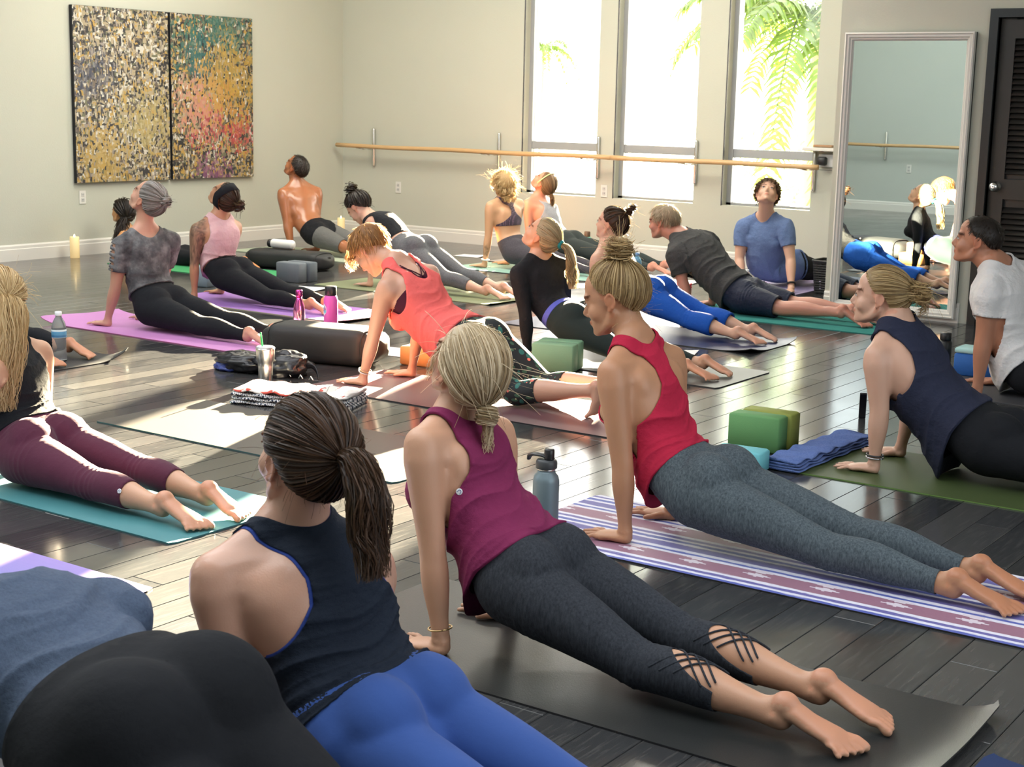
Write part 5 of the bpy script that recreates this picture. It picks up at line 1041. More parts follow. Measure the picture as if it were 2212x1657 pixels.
# --- woman with the pale headband
P = Person(SKE['I'], S=.95, vox=.0085, head=(52, 4, 0), glute=1.05)
root = P.body('person', 'woman with a lime headband and pale grey tank against the first window', sk('rosy', (.60, .29, .21)))
P.garment('leggings', P.f_legs(.33, .97), cloth('charcoal_green_knit', (.035, .045, .045), fold=.2), root, off=.004, sm=4)
P.garment('tank_top', P.f_top(.30, .84, .10, lambda u, s: interp(u, [(.3, .2), (.6, .15), (.8, .10), (1, .08)])), cloth('pale_grey_heather', (.42, .43, .46), (.2, .2, .24), .6), root, off=.006, sm=5, wr=.003)
gI = (-.95, 0, -.15); h = Hair(P, 37, puff=.003); h.cap(off=.008, tone=.35); h.gather(gI, 320, 9, .010, .0024); c, a = gpos(P, gI, .01); h.tail([c, c+a*.03-np.array([0, 0, .03]), c+a*.03-np.array([0, 0, .09])], [(0, .015), (.5, .022), (1, .012)], 90, 8, .002, .01); h.done(hairmat('hair_light_brown', (.13, .075, .04), (.36, .22, .12), .3), root)
hb = Hair(P); th = np.linspace(-1.9, 1.9, 26)+np.pi/2; D = np.stack([.28+0*th, np.cos(th), np.sin(th)], -1); b_ = MB(); b_.loft(hb.surf(D, np.full(len(D), .017)), .006, .003, (1, 0, 0), k=8); P.fix(b_.obj('headband', plain('lime_band', (.55, .75, .35), .5), root))

# --- woman in bright blue pants
P = Person(SKE['J'], S=.93, vox=.0078, head=(14, 4, 0), glute=1.1)
root = P.body('person', 'woman in bright blue flared pants with a dark bun on the navy mat', sk('light', LIGHT))
def offJ(s): return np.where(s.lt > .45, .030*np.clip((s.lt-.45)/.25, 0, 1), 0)
P.garment('pants', P.f_legs(.30, .76), cloth('bright_blue_jersey', (.012, .085, .42), fold=.6), root, off=.005, sm=5, offf=offJ, wr=.003, wk=36)
P.garment('tank_top', P.f_top(.26, .90, .10, racer([(.3, .2), (.5, .15), (.7, .11), (1, .08)])), cloth('faded_black_jersey', (.035, .035, .04), (.15, .15, .15), .5), root, off=.006, sm=5, wr=.004)
gJ = (-.62, 0, .70); h = Hair(P, 40, puff=.006); h.cap(off=.008, tone=.25); h.gather(gJ, 460, 9, .010, .0022); c, a = gpos(P, gJ, .012); h.bun(c+a*.028, .026, 60, .003, .4); h.bun(c+a*.058+np.array([0, 0, .012]), .022, 40, .003, .4); h.flyp(c+a*.06, .02, 60, .035, .0005); h.fly(70, .025, r=.0004); h.done(H_BRUN, root)

# --- man in grey shirt and navy shorts
P = Person(SKE['K'], 'M', S=.95, vox=.0064, head=(-4, 2, 0), wid=1.08)
root = P.body('person', 'grey haired man in a charcoal tee and navy shorts on the teal towel', sk('ruddy', (.50, .24, .175)))
P.garment('shorts', P.f_legs(.22, .44), cloth('navy_satin', (.012, .018, .045), rough=.5, fold=.9), root, off=.012, sm=8, wr=.005, offf=lambda s: .02*np.clip(s.lt*2.2, 0, 1))
P.garment('tee', P.f_top(.12, .965, sleeve=.36), cloth('charcoal_cotton', (.058, .060, .062), (.03, .03, .03), .5, fold=.9), root, off=.008, sm=8, offf=lambda s: np.where(np.isin(s.lab, [3, 4]), .010, .012*np.clip(1-(s.u-.1)/.6, 0, 1)), wr=.007, wk=28, drape=dr(.07, .08, .5))
h = Hair(P, 42, puff=.006); h.cap(MH, off=.009, tone=.5); h.short(n=1500, ln=26, off=.014, lift=.020, r=.0014, line=MH); h.done(H_SAND, root)

# --- young man facing the room
P = Person(SKE['L'], 'M', S=.93, fv=(.08, -1, 0), vox=.0058, head=(42, 22, -6), wid=.95)
root = P.body('person', 'young man in a blue tee facing the room and looking up under the third window', sk('fairp', (.60, .37, .27)), brows=(.22, .15, .12))
P.garment('shorts', P.f_legs(.24, .62), cloth('black_knit2', (.010, .011, .014)), root, off=.012, sm=6)
P.garment('tee', P.f_top(-.02, .955, sleeve=.30), cloth('denim_blue_jersey', (.14, .21, .40), (.09, .13, .27), .5, fold=.9), root, off=.008, sm=9, offf=lambda s: np.where(np.isin(s.lab, [3, 4]), .004, .014*np.clip(1-(s.u-.1)/.7, 0, 1)), wr=.006, wk=10)
wrist_band(P, 0, root, plain('watch_strap', (.02, .02, .02), .5), 'watch_strap', .035, .031, .008)
h = Hair(P, 44, puff=.016); BHL = [(0, 34), (40, 30), (60, 10), (75, -4), (92, 3), (110, -18), (180, -40)]; h.cap(BHL, off=.010, tone=.3); h.short(n=1000, ln=30, off=.016, lift=.022, r=.0020, curl=.010, line=BHL, m_=9); h.done(hairmat('hair_curly_brown', (.04, .022, .012), (.17, .10, .06), .2), root)

# --- woman with long dark curls, far left
P = Person(SKE['Cc'], S=.88, vox=.0085, head=(12, 8, 0))
root = P.body('person', 'woman with long dark curls half hidden behind the grey tee', sk('amber', (.60, .32, .14)))
P.garment('leggings', P.f_legs(.30, .95), cloth('black_knit', (.008, .009, .012), fold=.3), root, off=.004, sm=4)
P.garment('tank_top', P.f_top(.28, .86, .10, lambda u, s: interp(u, [(.3, .2), (.6, .15), (.8, .10), (1, .08)])), cloth('black_knit2', (.010, .011, .014)), root, off=.005, sm=4)
h = Hair(P, 46, puff=.010); h.cap(off=.012, tone=.2); gC = (-.8, .45, -.35); h.gather(gC, 300, 9, .02, .0026, wild=.01); c, a = gpos(P, gC, .0)
for dx, dy in ((-.05, -.02), (.0, -.05), (-.09, .0)): h.tail([c, c+np.array([dx*.5, dy*.5, -.08]), c+np.array([dx, dy, -.20]), c+np.array([dx*1.2, dy, -.30])], [(0, .03), (.5, .05), (1, .035)], 130, 14, .0026, .025)
h.done(H_BLACK, root)

# --- person cropped behind the maroon leggings woman: bare feet on a black mat
P = Person(SKE['Sx'], S=.95, vox=.009, head=(20, 0, 0))
root = P.body('person', 'barefoot person hidden behind the long blonde hair, feet beside the water bottle', sk('tan', TAN))
P.garment('leggings', P.f_legs(.30, .97), cloth('black_knit', (.008, .009, .012), fold=.3), root, off=.004, sm=3)
P.garment('tank_top', P.f_top(.28, .90, .10, lambda u, s: interp(u, [(.3, .2), (.6, .15), (1, .10)])), cloth('faded_black_jersey', (.035, .035, .04), (.15, .15, .15), .5), root, off=.005, sm=4)
h = Hair(P, 47); h.cap(off=.01); h.gather((-.9, 0, .3), 200, 8, .01, .003); h.done(H_BRUN, root)

run_decim()
# ------------------------------------------------------------------ yoga mats
def matmat(name, col, rough=.7, bs=320, pattern=None, spec=.5, sheen=0):
    m_, nt, b = nm(name); co = objc(nt); base = mix(nt, tuple(c*.9 for c in col), tuple(min(1, c*1.08) for c in col), noise_(nt, 5, co, 3))
    if pattern: base = pattern(nt, co)
    L_(nt, base, b.inputs['Base Color']); b.inputs['Roughness'].default_value = rough; b.inputs['Specular IOR Level'].default_value = spec; b.inputs['Sheen Weight'].default_value = sheen
    L_(nt, bump(nt, noise_(nt, bs, co, 2), .22, .0015), b.inputs['Normal']); return m_
def yoga_mat(label, x0, x1, y0, y1, mat, th=.005, edge=None, curl=(), back=None, rz=0):
    """flat mat; curl = list of (side or corner, length, height): ends and corners that stand off the floor"""
    nx, ny = 64, 22; X = np.linspace(0, x1-x0, nx); Y = np.linspace(0, y1-y0, ny); x, y = np.meshgrid(X, Y, indexing='ij'); L, W = x1-x0, y1-y0; z = np.zeros_like(x); dx = np.zeros_like(x)
    for k, ln, hg in curl:
        if k == 'left': t = np.clip(1-x/ln, 0, 1); z += hg*t**2*(.75+.25*np.cos(y*7)); dx += .3*hg*t**2
        if k == 'right': t = np.clip(1-(L-x)/ln, 0, 1); z += hg*t**2*(.75+.25*np.cos(y*6+1)); dx -= .3*hg*t**2
        if k == 'lf': t = np.clip(1-np.hypot(x, y)/ln, 0, 1); z += hg*t**2
        if k == 'lb': t = np.clip(1-np.hypot(x, W-y)/ln, 0, 1); z += hg*t**2
        if k == 'rf': t = np.clip(1-np.hypot(L-x, y)/ln, 0, 1); z += hg*t**2
        if k == 'rb': t = np.clip(1-np.hypot(L-x, W-y)/ln, 0, 1); z += hg*t**2
        if k == 'wave': z += hg*(.5+.5*np.sin(y*9))*np.clip(1-(L-x)/ln, 0, 1)
    rx = .012; ins = np.where((x < .001) | (x > L-.001), 1, 0)*np.clip(1-np.minimum(y, W-y)/.03, 0, 1)*rx
    xx = x+dx+np.where(x < L/2, ins, -ins)
    o = empty('yoga_mat', (x0, y0, 0), rz); tag(o, label, 'yoga mat')
    top = np.stack([xx, y, z+th], -1); bot = np.stack([xx, y, z+.0004], -1); n = nx*ny; V = np.vstack([top.reshape(-1, 3), bot.reshape(-1, 3)])
    i = np.arange(nx-1)[:, None]*ny; j = np.arange(ny-1)[None]; a = (i+j).ravel(); q = np.stack([a, a+ny, a+ny+1, a+1], 1)
    per = np.concatenate([np.arange(0, n, ny), np.arange(n-ny+1, n), np.arange(n-1-ny, ny-2, -ny), np.arange(ny-2, 0, -1)]); p2 = np.roll(per, -1); side = np.stack([per, per+n, p2+n, p2], 1)
    add('mat_surface', mesh_np('mat_surface', V[:n], [q]), mat, o)
    vv = V.copy(); me = mesh_np('mat_edge', vv, [q[:, ::-1]+n, side]); add('mat_underside', me, edge or mat, o, flat=True); return o
E_dk = plain('mat_edge_dark', (.015, .015, .017), .7)
M_rub = matmat('black_rubber', (.020, .022, .022), .36, spec=.5)
yoga_mat('pink violet mat under the woman in the tie-dye tee', -7.62, -5.84, 5.85, 6.46, matmat('pink_violet_pvc', (.52, .22, .50), .65), curl=[('left', .22, .035)], edge=plain('pink_edge', (.38, .10, .24), .7))
yoga_mat('purple mat under the woman in the pale pink tank', -7.95, -6.22, 7.09, 7.70, matmat('purple_pvc', (.34, .17, .52), .65), curl=[('right', .25, .02)], edge=plain('cream_edge', (.5, .47, .36), .7))
yoga_mat('glossy black rubber mat under the woman in the plum tank', -2.62, -.93, 2.775, 3.41, M_rub, curl=[('right', .14, .05)], edge=E_dk)
def ikat(nt, co):
    s = N(nt, 'ShaderNodeSeparateXYZ'); L_(nt, co, s.inputs[0])
    mp = N(nt, 'ShaderNodeMapping'); mp.inputs['Scale'].default_value = (5, 160, 1); L_(nt, co, mp.inputs[0]); n1 = noise_(nt, 1.6, mp.outputs[0], 4, .75)
    zig = N(nt, 'ShaderNodeMath', operation='PINGPONG'); L_(nt, s.outputs[0], zig.inputs[0]); zig.inputs[1].default_value = .10
    d_ = N(nt, 'ShaderNodeMath', operation='MULTIPLY_ADD'); L_(nt, n1, d_.inputs[0]); d_.inputs[1].default_value = .035; L_(nt, s.outputs[1], d_.inputs[2])
    pb, wh, bl, mv = (.14, .13, .38), (.72, .72, .82), (.09, .12, .42), (.30, .15, .22)
    st = []; y = 0
    seq = [(bl, .022), (wh, .016), (pb, .020), (wh, .020), (mv, .085), (wh, .018), (bl, .016), (wh, .020), (pb, .045), (wh, .016)]
    k = 0
    while y < .66 and len(st) < 31: st.append(((y+.012)/.68, seq[k % 10][0])); y += seq[k % 10][1]; k += 1
    mr = N(nt, 'ShaderNodeMath', operation='DIVIDE'); L_(nt, d_.outputs[0], mr.inputs[0]); mr.inputs[1].default_value = .68
    base = ramp(nt, mr.outputs[0], st, 'CONSTANT')
    # stepped pale diamonds inside the mauve bands
    fx = N(nt, 'ShaderNodeMath', operation='PINGPONG'); L_(nt, s.outputs[0], fx.inputs[0]); fx.inputs[1].default_value = .11
    ys = N(nt, 'ShaderNodeMath', operation='SNAP'); L_(nt, s.outputs[1], ys.inputs[0]); ys.inputs[1].default_value = .007
    yy = N(nt, 'ShaderNodeMath', operation='PINGPONG'); L_(nt, ys.outputs[0], yy.inputs[0]); yy.inputs[1].default_value = .139
    a1 = N(nt, 'ShaderNodeMath', operation='SUBTRACT'); L_(nt, yy.outputs[0], a1.inputs[0]); a1.inputs[1].default_value = .120
    a2 = N(nt, 'ShaderNodeMath', operation='ABSOLUTE'); L_(nt, a1.outputs[0], a2.inputs[0]); a3 = N(nt, 'ShaderNodeMath', operation='MULTIPLY_ADD'); L_(nt, a2.outputs[0], a3.inputs[0]); a3.inputs[1].default_value = 3.0; L_(nt, fx.outputs[0], a3.inputs[2])
    a4 = N(nt, 'ShaderNodeMath', operation='LESS_THAN'); L_(nt, a3.outputs[0], a4.inputs[0]); a4.inputs[1].default_value = .050
    base = mix(nt, base, (.66, .60, .68), a4.outputs[0]); return mix(nt, base, (.55, .5, .6), ramp(nt, n1, [(.62, (0, 0, 0)), (.8, (.6,)*3)]))
yoga_mat('mat striped in white, violet and mauve ikat bands under the crimson top', -2.76, -.93, 3.905, 4.535, matmat('ikat_print', (.4, .3, .5), .6, pattern=ikat), edge=E_dk)
yoga_mat('olive green mat under the woman in navy', -2.52, -.70, 5.325, 5.95, matmat('olive_pvc', (.050, .075, .022), .55), edge=plain('lime_edge', (.12, .22, .05), .7))
yoga_mat('teal mat under the maroon leggings', -5.25, -3.48, 3.145, 3.745, matmat('teal_pvc', (.055, .215, .24), .6), edge=plain('teal_edge', (.04, .16, .18), .7))
def ombre(nt, co):
    s = N(nt, 'ShaderNodeSeparateXYZ'); mp = N(nt, 'ShaderNodeMapping'); mp.inputs['Scale'].default_value = (2.5, 60, 1); L_(nt, co, mp.inputs[0]); L_(nt, co, s.inputs[0]); n1 = noise_(nt, 2, mp.outputs[0], 4, .7)
    d_ = N(nt, 'ShaderNodeMath', operation='MULTIPLY_ADD'); L_(nt, n1, d_.inputs[0]); d_.inputs[1].default_value = .10; L_(nt, s.outputs[1], d_.inputs[2])
    return ramp(nt, d_.outputs[0], [(.04, (.32, .22, .32)), (.12, (.62, .62, .66)), (.20, (.55, .60, .70)), (.28, (.20, .36, .62)), (.38, (.16, .26, .58)), (.50, (.24, .20, .52)), (.66, (.30, .22, .56))])
yoga_mat('blue and violet tie-dye mat lying free at the left edge', -4.95, -3.185, 2.20, 2.815, matmat('ombre_print', (.3, .3, .5), .6, pattern=ombre), edge=E_dk)
yoga_mat('wine brown mat under the woman in coral', -4.98, -3.22, 5.37, 6.00, matmat('wine_pvc', (.115, .052, .062), .42), edge=E_dk)
yoga_mat('thin taupe mat with a teal edge lying free in the sun patch', -5.10, -3.43, 4.19, 4.82, matmat('taupe_pvc', (.040, .036, .032), .4), edge=plain('teal_edge2', (.02, .10, .11), .7))
yoga_mat('charcoal mat under the ponytail woman in black', -5.15, -3.40, 6.70, 7.33, matmat('charcoal_pvc', (.055, .055, .052), .42), edge=E_dk)
yoga_mat('navy mat under the bright blue pants', -5.52, -3.74, 7.79, 8.42, matmat('navy_pvc', (.018, .028, .095), .38), curl=[('rf', .25, .03), ('rb', .2, .03)], edge=E_dk)
yoga_mat('teal towel mat under the man in navy shorts', -5.40, -3.50, 9.02, 9.64, matmat('teal_terry', (.018, .21, .19), .95, bs=500))
yoga_mat('sage mat under the woman in grey capris', -7.72, -6.05, 8.44, 9.06, matmat('sage_pvc', (.20, .225, .12), .55), curl=[('right', .08, .012)])
yoga_mat('pale celadon mat under the shirtless man', -10.0, -8.5, 9.80, 10.45, matmat('celadon_pvc', (.42, .48, .36), .6))
yoga_mat('bright green mat beside the pair of grey blocks', -9.9, -8.18, 8.30, 8.90, matmat('bright_green_pvc', (.04, .30, .11), .6), curl=[('right', .25, .03)])
yoga_mat('mint mat under the sports bra', -7.75, -6.1, 10.14, 10.74, matmat('mint_pvc', (.26, .46, .40), .6), edge=E_dk)
yoga_mat('grey mat under the woman with the lime headband', -7.8, -6.0, 10.80, 11.40, matmat('grey_pvc', (.30, .30, .30), .6), edge=E_dk)
yoga_mat('lilac mat under the young man below the third window', -5.34, -4.735, 10.38, 11.9, matmat('lilac_pvc', (.42, .36, .62), .6))
yoga_mat('black mat with a lifted corner behind the long blonde hair', -7.95, -6.20, 4.72, 5.34, matmat('black_pvc', (.014, .015, .017), .55), curl=[('rb', .22, .06)])
yoga_mat('dark grey mat under the man in white', -2.7, -.9, 7.30, 7.92, matmat('dkgrey_pvc', (.05, .05, .055), .6))
yoga_mat('navy mat touching the frame in the lower right corner', -.905, .8, 2.55, 3.16, matmat('navy_rubber', (.012, .03, .10), .5), curl=[('left', .15, .02)], edge=E_dk)
yoga_mat('dark mat under the person in slate blue', -2.6, -.9, 1.30, 1.92, matmat('graphite_rubber', (.02, .02, .022), .6))
yoga_mat('black mat under the brunette', -2.42, -.70, 1.93, 2.52, matmat('ink_rubber', (.018, .019, .022), .5))

# ------------------------------------------------------------------ blocks, bolsters
def yoga_block(label, x, y, z, mat, size=(.228, .15, .076), rz=0, g=None, up=None):
    o = empty('yoga_block', (x, y, z), rz); tag(o, label, 'yoga block', g); b_ = MB(); sx, sy, sz = size; b_.box((-sx/2, -sy/2, 0), (sx/2, sy/2, sz), .007); b_.obj('foam_body', mat, o); return o
foam = lambda n, c: plain('foam_'+n, c, .75, bmp=.25, bs=350, var=.05)
S3 = (.228, .076, .15)
yoga_block('sage green foam block, front of the pair behind the blonde bun', -4.285, 6.555, .005, foam('sage', (.20, .36, .22)), (.228, .10, .15), rad(16), 'sage green block pair')
yoga_block('sage green foam block, rear of the pair behind the blonde bun', -4.32, 6.665, .005, foam('sage2', (.17, .33, .20)), (.228, .10, .15), rad(16), 'sage green block pair')
yoga_block('mid green foam block, front of the pair on the open floor', -2.645, 5.60, .0, foam('green', (.12, .30, .11)), (.225, .10, .15), rad(4))
yoga_block('yellow olive foam block behind the mid green one', -2.64, 5.71, .0, foam('olive', (.26, .30, .06)), (.225, .10, .15), rad(3))
yoga_block('slate grey foam block, front of the pair by the bolster', -7.97, 8.47, .0, foam('slate', (.13, .15, .17)), (.228, .10, .15), rad(3), 'slate grey block pair')
yoga_block('slate grey foam block, rear of the pair by the bolster', -7.96, 8.58, .0, foam('slate2', (.11, .13, .15)), (.228, .10, .15), rad(3), 'slate grey block pair')
yoga_block('cork coloured block lying flat behind the coral tank', -4.93, 6.27, .0, foam('cork', (.60, .27, .09)), (.228, .15, .10), rad(8))
yoga_block('cork coloured block standing on the other cork block', -4.90, 6.30, .1005, foam('cork', (.60, .27, .09)), (.15, .10, .10), rad(8))
yoga_block('aqua block between the grey leggings and the green blocks', -2.54, 5.235, .0, foam('aqua', (.16, .50, .56)), (.20, .12, .085), rad(6))
yoga_block('blue grey block behind the tattooed arm', -8.22, 7.80, .0, foam('bluegrey', (.26, .33, .38)), (.15, .10, .15), rad(5))
yoga_block('bright blue block by the man in white', -2.47, 8.02, .0, foam('blue', (.02, .12, .42)), (.30, .16, .12), rad(0)); yoga_block('pale aqua block lying on the bright blue block', -2.47, 8.02, .121, foam('paleaqua', (.40, .66, .66)), (.30, .16, .03), rad(0))
def bolster(label, x, y, rz, L, W, H, mat):
    o = empty('bolster', (x, y, 0), rz); tag(o, label, 'bolster'); n = 30; t = np.linspace(-L/2, L/2, n); e = (1-np.clip((np.abs(t)-L/2+.05)/.05, 0, 1)**2*.22)
    s = 1+.015*np.sin(t*23); b_ = MB(); b_.loft(np.stack([t, 0*t, 0*t+H/2], -1), W/2*e*s, H/2*e, (0, 1, 0), k=32, ex=4.2, rnd=True); b_.obj('cushion_body', mat, o)
    for q in (-1, 1):
        th = np.linspace(0, 2*np.pi, 41); c = np.sign(np.cos(th))*np.abs(np.cos(th))**(2/3.2)*(W/2*.93); s_ = np.sign(np.sin(th))*np.abs(np.sin(th))**(2/3.2)*(H/2*.93); b_ = MB(); b_.loft(np.stack([0*c+q*(L/2-.012), c, H/2+s_], -1), .004, .004, (1, 0, 0), k=6, rnd=False); b_.obj('seam_piping', mat, o)
    b_ = MB(); q = np.linspace(0, 1, 10); b_.loft(np.stack([L/2+.03+.02*np.sin(q*3.1), -.05+.1*q, H*.55+.03*np.sin(q*3.1)], -1), .012, .002, (0, 0, 1), k=6); b_.obj('carry_strap', mat, o); return o
M_bol = plain('black_bolster_cloth', (.016, .017, .018), .62, bmp=.35, bs=40)
bolster('large black bolster on the floor behind the steel tumbler', -5.40, 6.00, rad(14), .58, .29, .20, M_bol)
bolster('black bolster near the bright green mat with the white bottle on it', -8.62, 9.14, rad(10), .68, .30, .15, M_bol)

# ------------------------------------------------------------------ bottles, cups
def bottle(label, x, y, z, parts, cat='bottle', name='water_bottle', ax=None, k=28):
    o = empty(name, (x, y, z)); tag(o, label, cat)
    for nm_, prof, mt in parts: b_ = MB(); b_.lathe(prof, (0, 0, 0), k, ax); b_.obj(nm_, mt, o)
    return o
M_lid = plain('black_plastic', (.012, .012, .014), .35)
o = bottle('grey steel flask with a black spout lid beside the striped mat', -2.625, 3.985, 0, [('flask_body', [(.0, 0), (.040, 0), (.0435, .006), (.0435, .185), (.040, .202), (.030, .214), (.029, .222)], plain('flask_grey', (.17, .23, .26), .42, .3)), ('steel_collar', [(.0295, .222), (.0295, .229)], M_chr), ('lid', [(.034, .229), (.035, .231), (.035, .250), (.032, .256), (.030, .258), (.0, .258)], plain('lid_grey', (.05, .055, .06), .4))])
b_ = MB(); b_.lathe([(.016, .258), (.017, .262), (.017, .290), (.014, .294), (0, .294)], (.010, .0, 0), 20); b_.obj('spout', M_lid, o)
b_ = MB(); b_.loft([(.022, 0, .262), (-.01, 0, .270), (-.045, 0, .270), (-.066, 0, .262), (-.070, 0, .25)], [.012, .019, .021, .016, .010], [.005, .006, .006, .006, .005], (0, 1, 0), k=12); b_.obj('carry_loop', M_lid, o)
steel = metal('brushed_tumbler', (.80, .78, .74), .24)
o = bottle('stainless tumbler with a green straw next to the black bag', -5.165, 5.30, 0, [('steel_body', [(.0, 0), (.030, 0), (.033, .004), (.036, .09), (.037, .112), (.0435, .122), (.047, .175), (.0475, .184), (.045, .184), (.043, .175)], steel)], 'tumbler', 'tumbler'); b_ = MB(); b_.lathe([(.0455, .183), (.046, .187), (.040, .190), (.0, .189)]); b_.obj('clear_lid', plain('lid_clear', (.35, .38, .40), .1), o); b_ = MB(); b_.cap([(-.008, 0, .12), (-.020, -.01, .255)], .0042, 8); b_.obj('straw', plain('green_straw', (.02, .42, .10), .35), o)
pk = nm('pink_chrome'); m_, nt, b = pk; sp = N(nt, 'ShaderNodeSeparateXYZ'); L_(nt, objc(nt), sp.inputs[0]); L_(nt, ramp(nt, sp.outputs[2], [(.06, (.80, .66, .72)), (.15, (.75, .20, .48)), (.22, (.70, .08, .38))]), b.inputs['Base Color']); b.inputs['Metallic'].default_value = 1; b.inputs['Roughness'].default_value = .14
bottle('slim pink metallic bottle behind the large bolster', -6.15, 6.60, 0, [('flask_body', [(0, 0), (.032, 0), (.035, .005), (.035, .14), (.030, .175), (.019, .205), (.016, .225)], m_), ('screw_cap', [(.019, .225), (.020, .228), (.020, .262), (.017, .266), (0, .266)], m_)])
o = bottle('magenta bottle with a black flip lid and a sticker', -6.13, 6.86, 0, [('flask_body', [(0, 0), (.040, 0), (.0435, .005), (.0435, .185), (.038, .205), (.033, .212)], plain('magenta_powder', (.62, .10, .46), .4)), ('lid', [(.035, .212), (.036, .216), (.036, .262), (.030, .268), (0, .268)], M_lid)])
b_ = MB(); t = np.linspace(0, 2*np.pi, 24, endpoint=False)
def on_cyl(r, a0, zc, pts): return np.array([[r*math.cos(a0+p[0]/r), r*math.sin(a0+p[0]/r), zc+p[1]] for p in pts])
R = np.array([on_cyl(.0438+.0006*(j > 0), -1.9, .125, [(.019*s_*math.cos(a), .034*s_*math.sin(a)*(1+.15*math.cos(3*a))) for a in t]) for j, s_ in enumerate((1, 1, .97))]); b_.grid(R); st_ = b_.obj('sticker', plain('sticker_white', (.62, .74, .80), .4), o, flat=True)
for dx_, dz_, rr_, cc in ((-.004, .012, .010, (.10, .38, .62)), (.005, -.010, .011, (.16, .50, .66)), (-.006, -.006, .005, (.10, .06, .16)), (.006, .014, .005, (.75, .30, .42))):
    b_ = MB(); R = np.array([on_cyl(.0446+.0004*(j > 0), -1.9, .125, [(dx_+rr_*s_*math.cos(a), dz_+rr_*s_*math.sin(a)) for a in t]) for j, s_ in enumerate((1, 1, .97))]); b_.grid(R); b_.obj('sticker_shape', plain('ink_%d' % int(cc[0]*1000+cc[1]*100), cc, .4), st_, flat=True)
wat = nm('clear_pet')[0]; m_ = wat; nt = m_.node_tree; b = nt.nodes['Principled BSDF']; b.inputs['Base Color'].default_value = (.93, .97, 1, 1); b.inputs['Transmission Weight'].default_value = .85; b.inputs['Roughness'].default_value = .06; b.inputs['IOR'].default_value = 1.2
def pet(label, x, y, s=1, tint=wat, lab=None, capc=(.75, .78, .82), lid='screw_cap'):
    pr = [(0, 0), (.028, 0), (.031, .006)]
    for i in range(7): pr += [(.0305, .015+i*.012), (.0285, .021+i*.012)]
    pr += [(.031, .105), (.031, .145), (.027, .165), (.017, .185), (.0125, .192), (.0125, .198)]
    o = bottle(label, x, y, 0, [('clear_shell', [(r*s, z*s) for r, z in pr], tint), (lid, [(.0145*s, .197*s), (.0148*s, .199*s), (.0148*s, .213*s), (.013*s, .215*s), (0, .215*s)], plain('cap_%d' % int(capc[0]*100), capc, .4))])
    if lab: b_ = MB(); b_.lathe([(.0315*s, .104*s), (.0318*s, .105*s), (.0318*s, .138*s), (.0315*s, .139*s)], cap=False); b_.obj('paper_label', lab, o)
    return o
lm, nt, b = nm('blue_white_label'); sp = N(nt, 'ShaderNodeSeparateXYZ'); L_(nt, objc(nt), sp.inputs[0]); L_(nt, ramp(nt, sp.outputs[2], [(0, (.55, .66, .74)), (.128, (.05, .20, .42)), (.140, (.10, .32, .55)), (.160, (.7, .8, .85))], 'CONSTANT'), b.inputs['Base Color'])
pet('clear plastic water bottle with a blue and white label near the pink mat', -6.40, 5.04, 1.22, lab=lm).location.z = .006
pet('small clear bottle in front of the young man in blue', -5.02, 10.30, .9)
bt = plain('blue_clear_plastic', (.25, .60, .95), .08, trans=.75, ior=1.2); pet('translucent blue water bottle right of the topknot', -5.98, 10.30, 1.15, tint=bt, capc=(.10, .22, .45))
bottle('mint green steel bottle with a dark lid by the back wall', -7.28, 11.62, 0, [('flask_body', [(0, 0), (.036, 0), (.038, .005), (.038, .19), (.034, .205)], plain('mint_powder', (.22, .60, .46), .45)), ('lid', [(.027, .205), (.028, .21), (.028, .25), (.022, .255), (0, .255)], plain('brown_lid', (.12, .07, .04), .4))])
bottle('white bottle lying on the black bolster', -8.72, 9.16, .192, [('flask_body', [(0, -.10), (.036, -.10), (.038, -.095), (.038, .10), (.035, .11)], plain('white_powder', (.75, .74, .72), .4)), ('lid', [(.0, -.14), (.030, -.14), (.034, -.135), (.034, -.101), (0, -.101)], M_lid)], ax=(1, .1, 0))
bottle('black bottle standing left of the bright blue block', -2.72, 8.08, 0, [('flask_body', [(0, 0), (.036, 0), (.037, .004), (.037, .15), (.028, .165)], M_lid), ('lid', [(.030, .165), (.031, .168), (.031, .20), (.028, .203), (0, .203)], M_lid)])
o = empty('mobile_phone', (-2.55, 6.50, 0), rad(20)); tag(o, 'black phone propped upright behind the woman in navy', 'phone'); b_ = MB(); b_.box((-.016, -.004, 0), (.016, .004, .12), .003); b_.obj('phone_body', M_lid, o); b_ = MB(); b_.box((-.014, -.0048, .005), (.014, -.0042, .115)); b_.obj('screen', plain('screen_off', (.005, .005, .007), .08), o, flat=True)

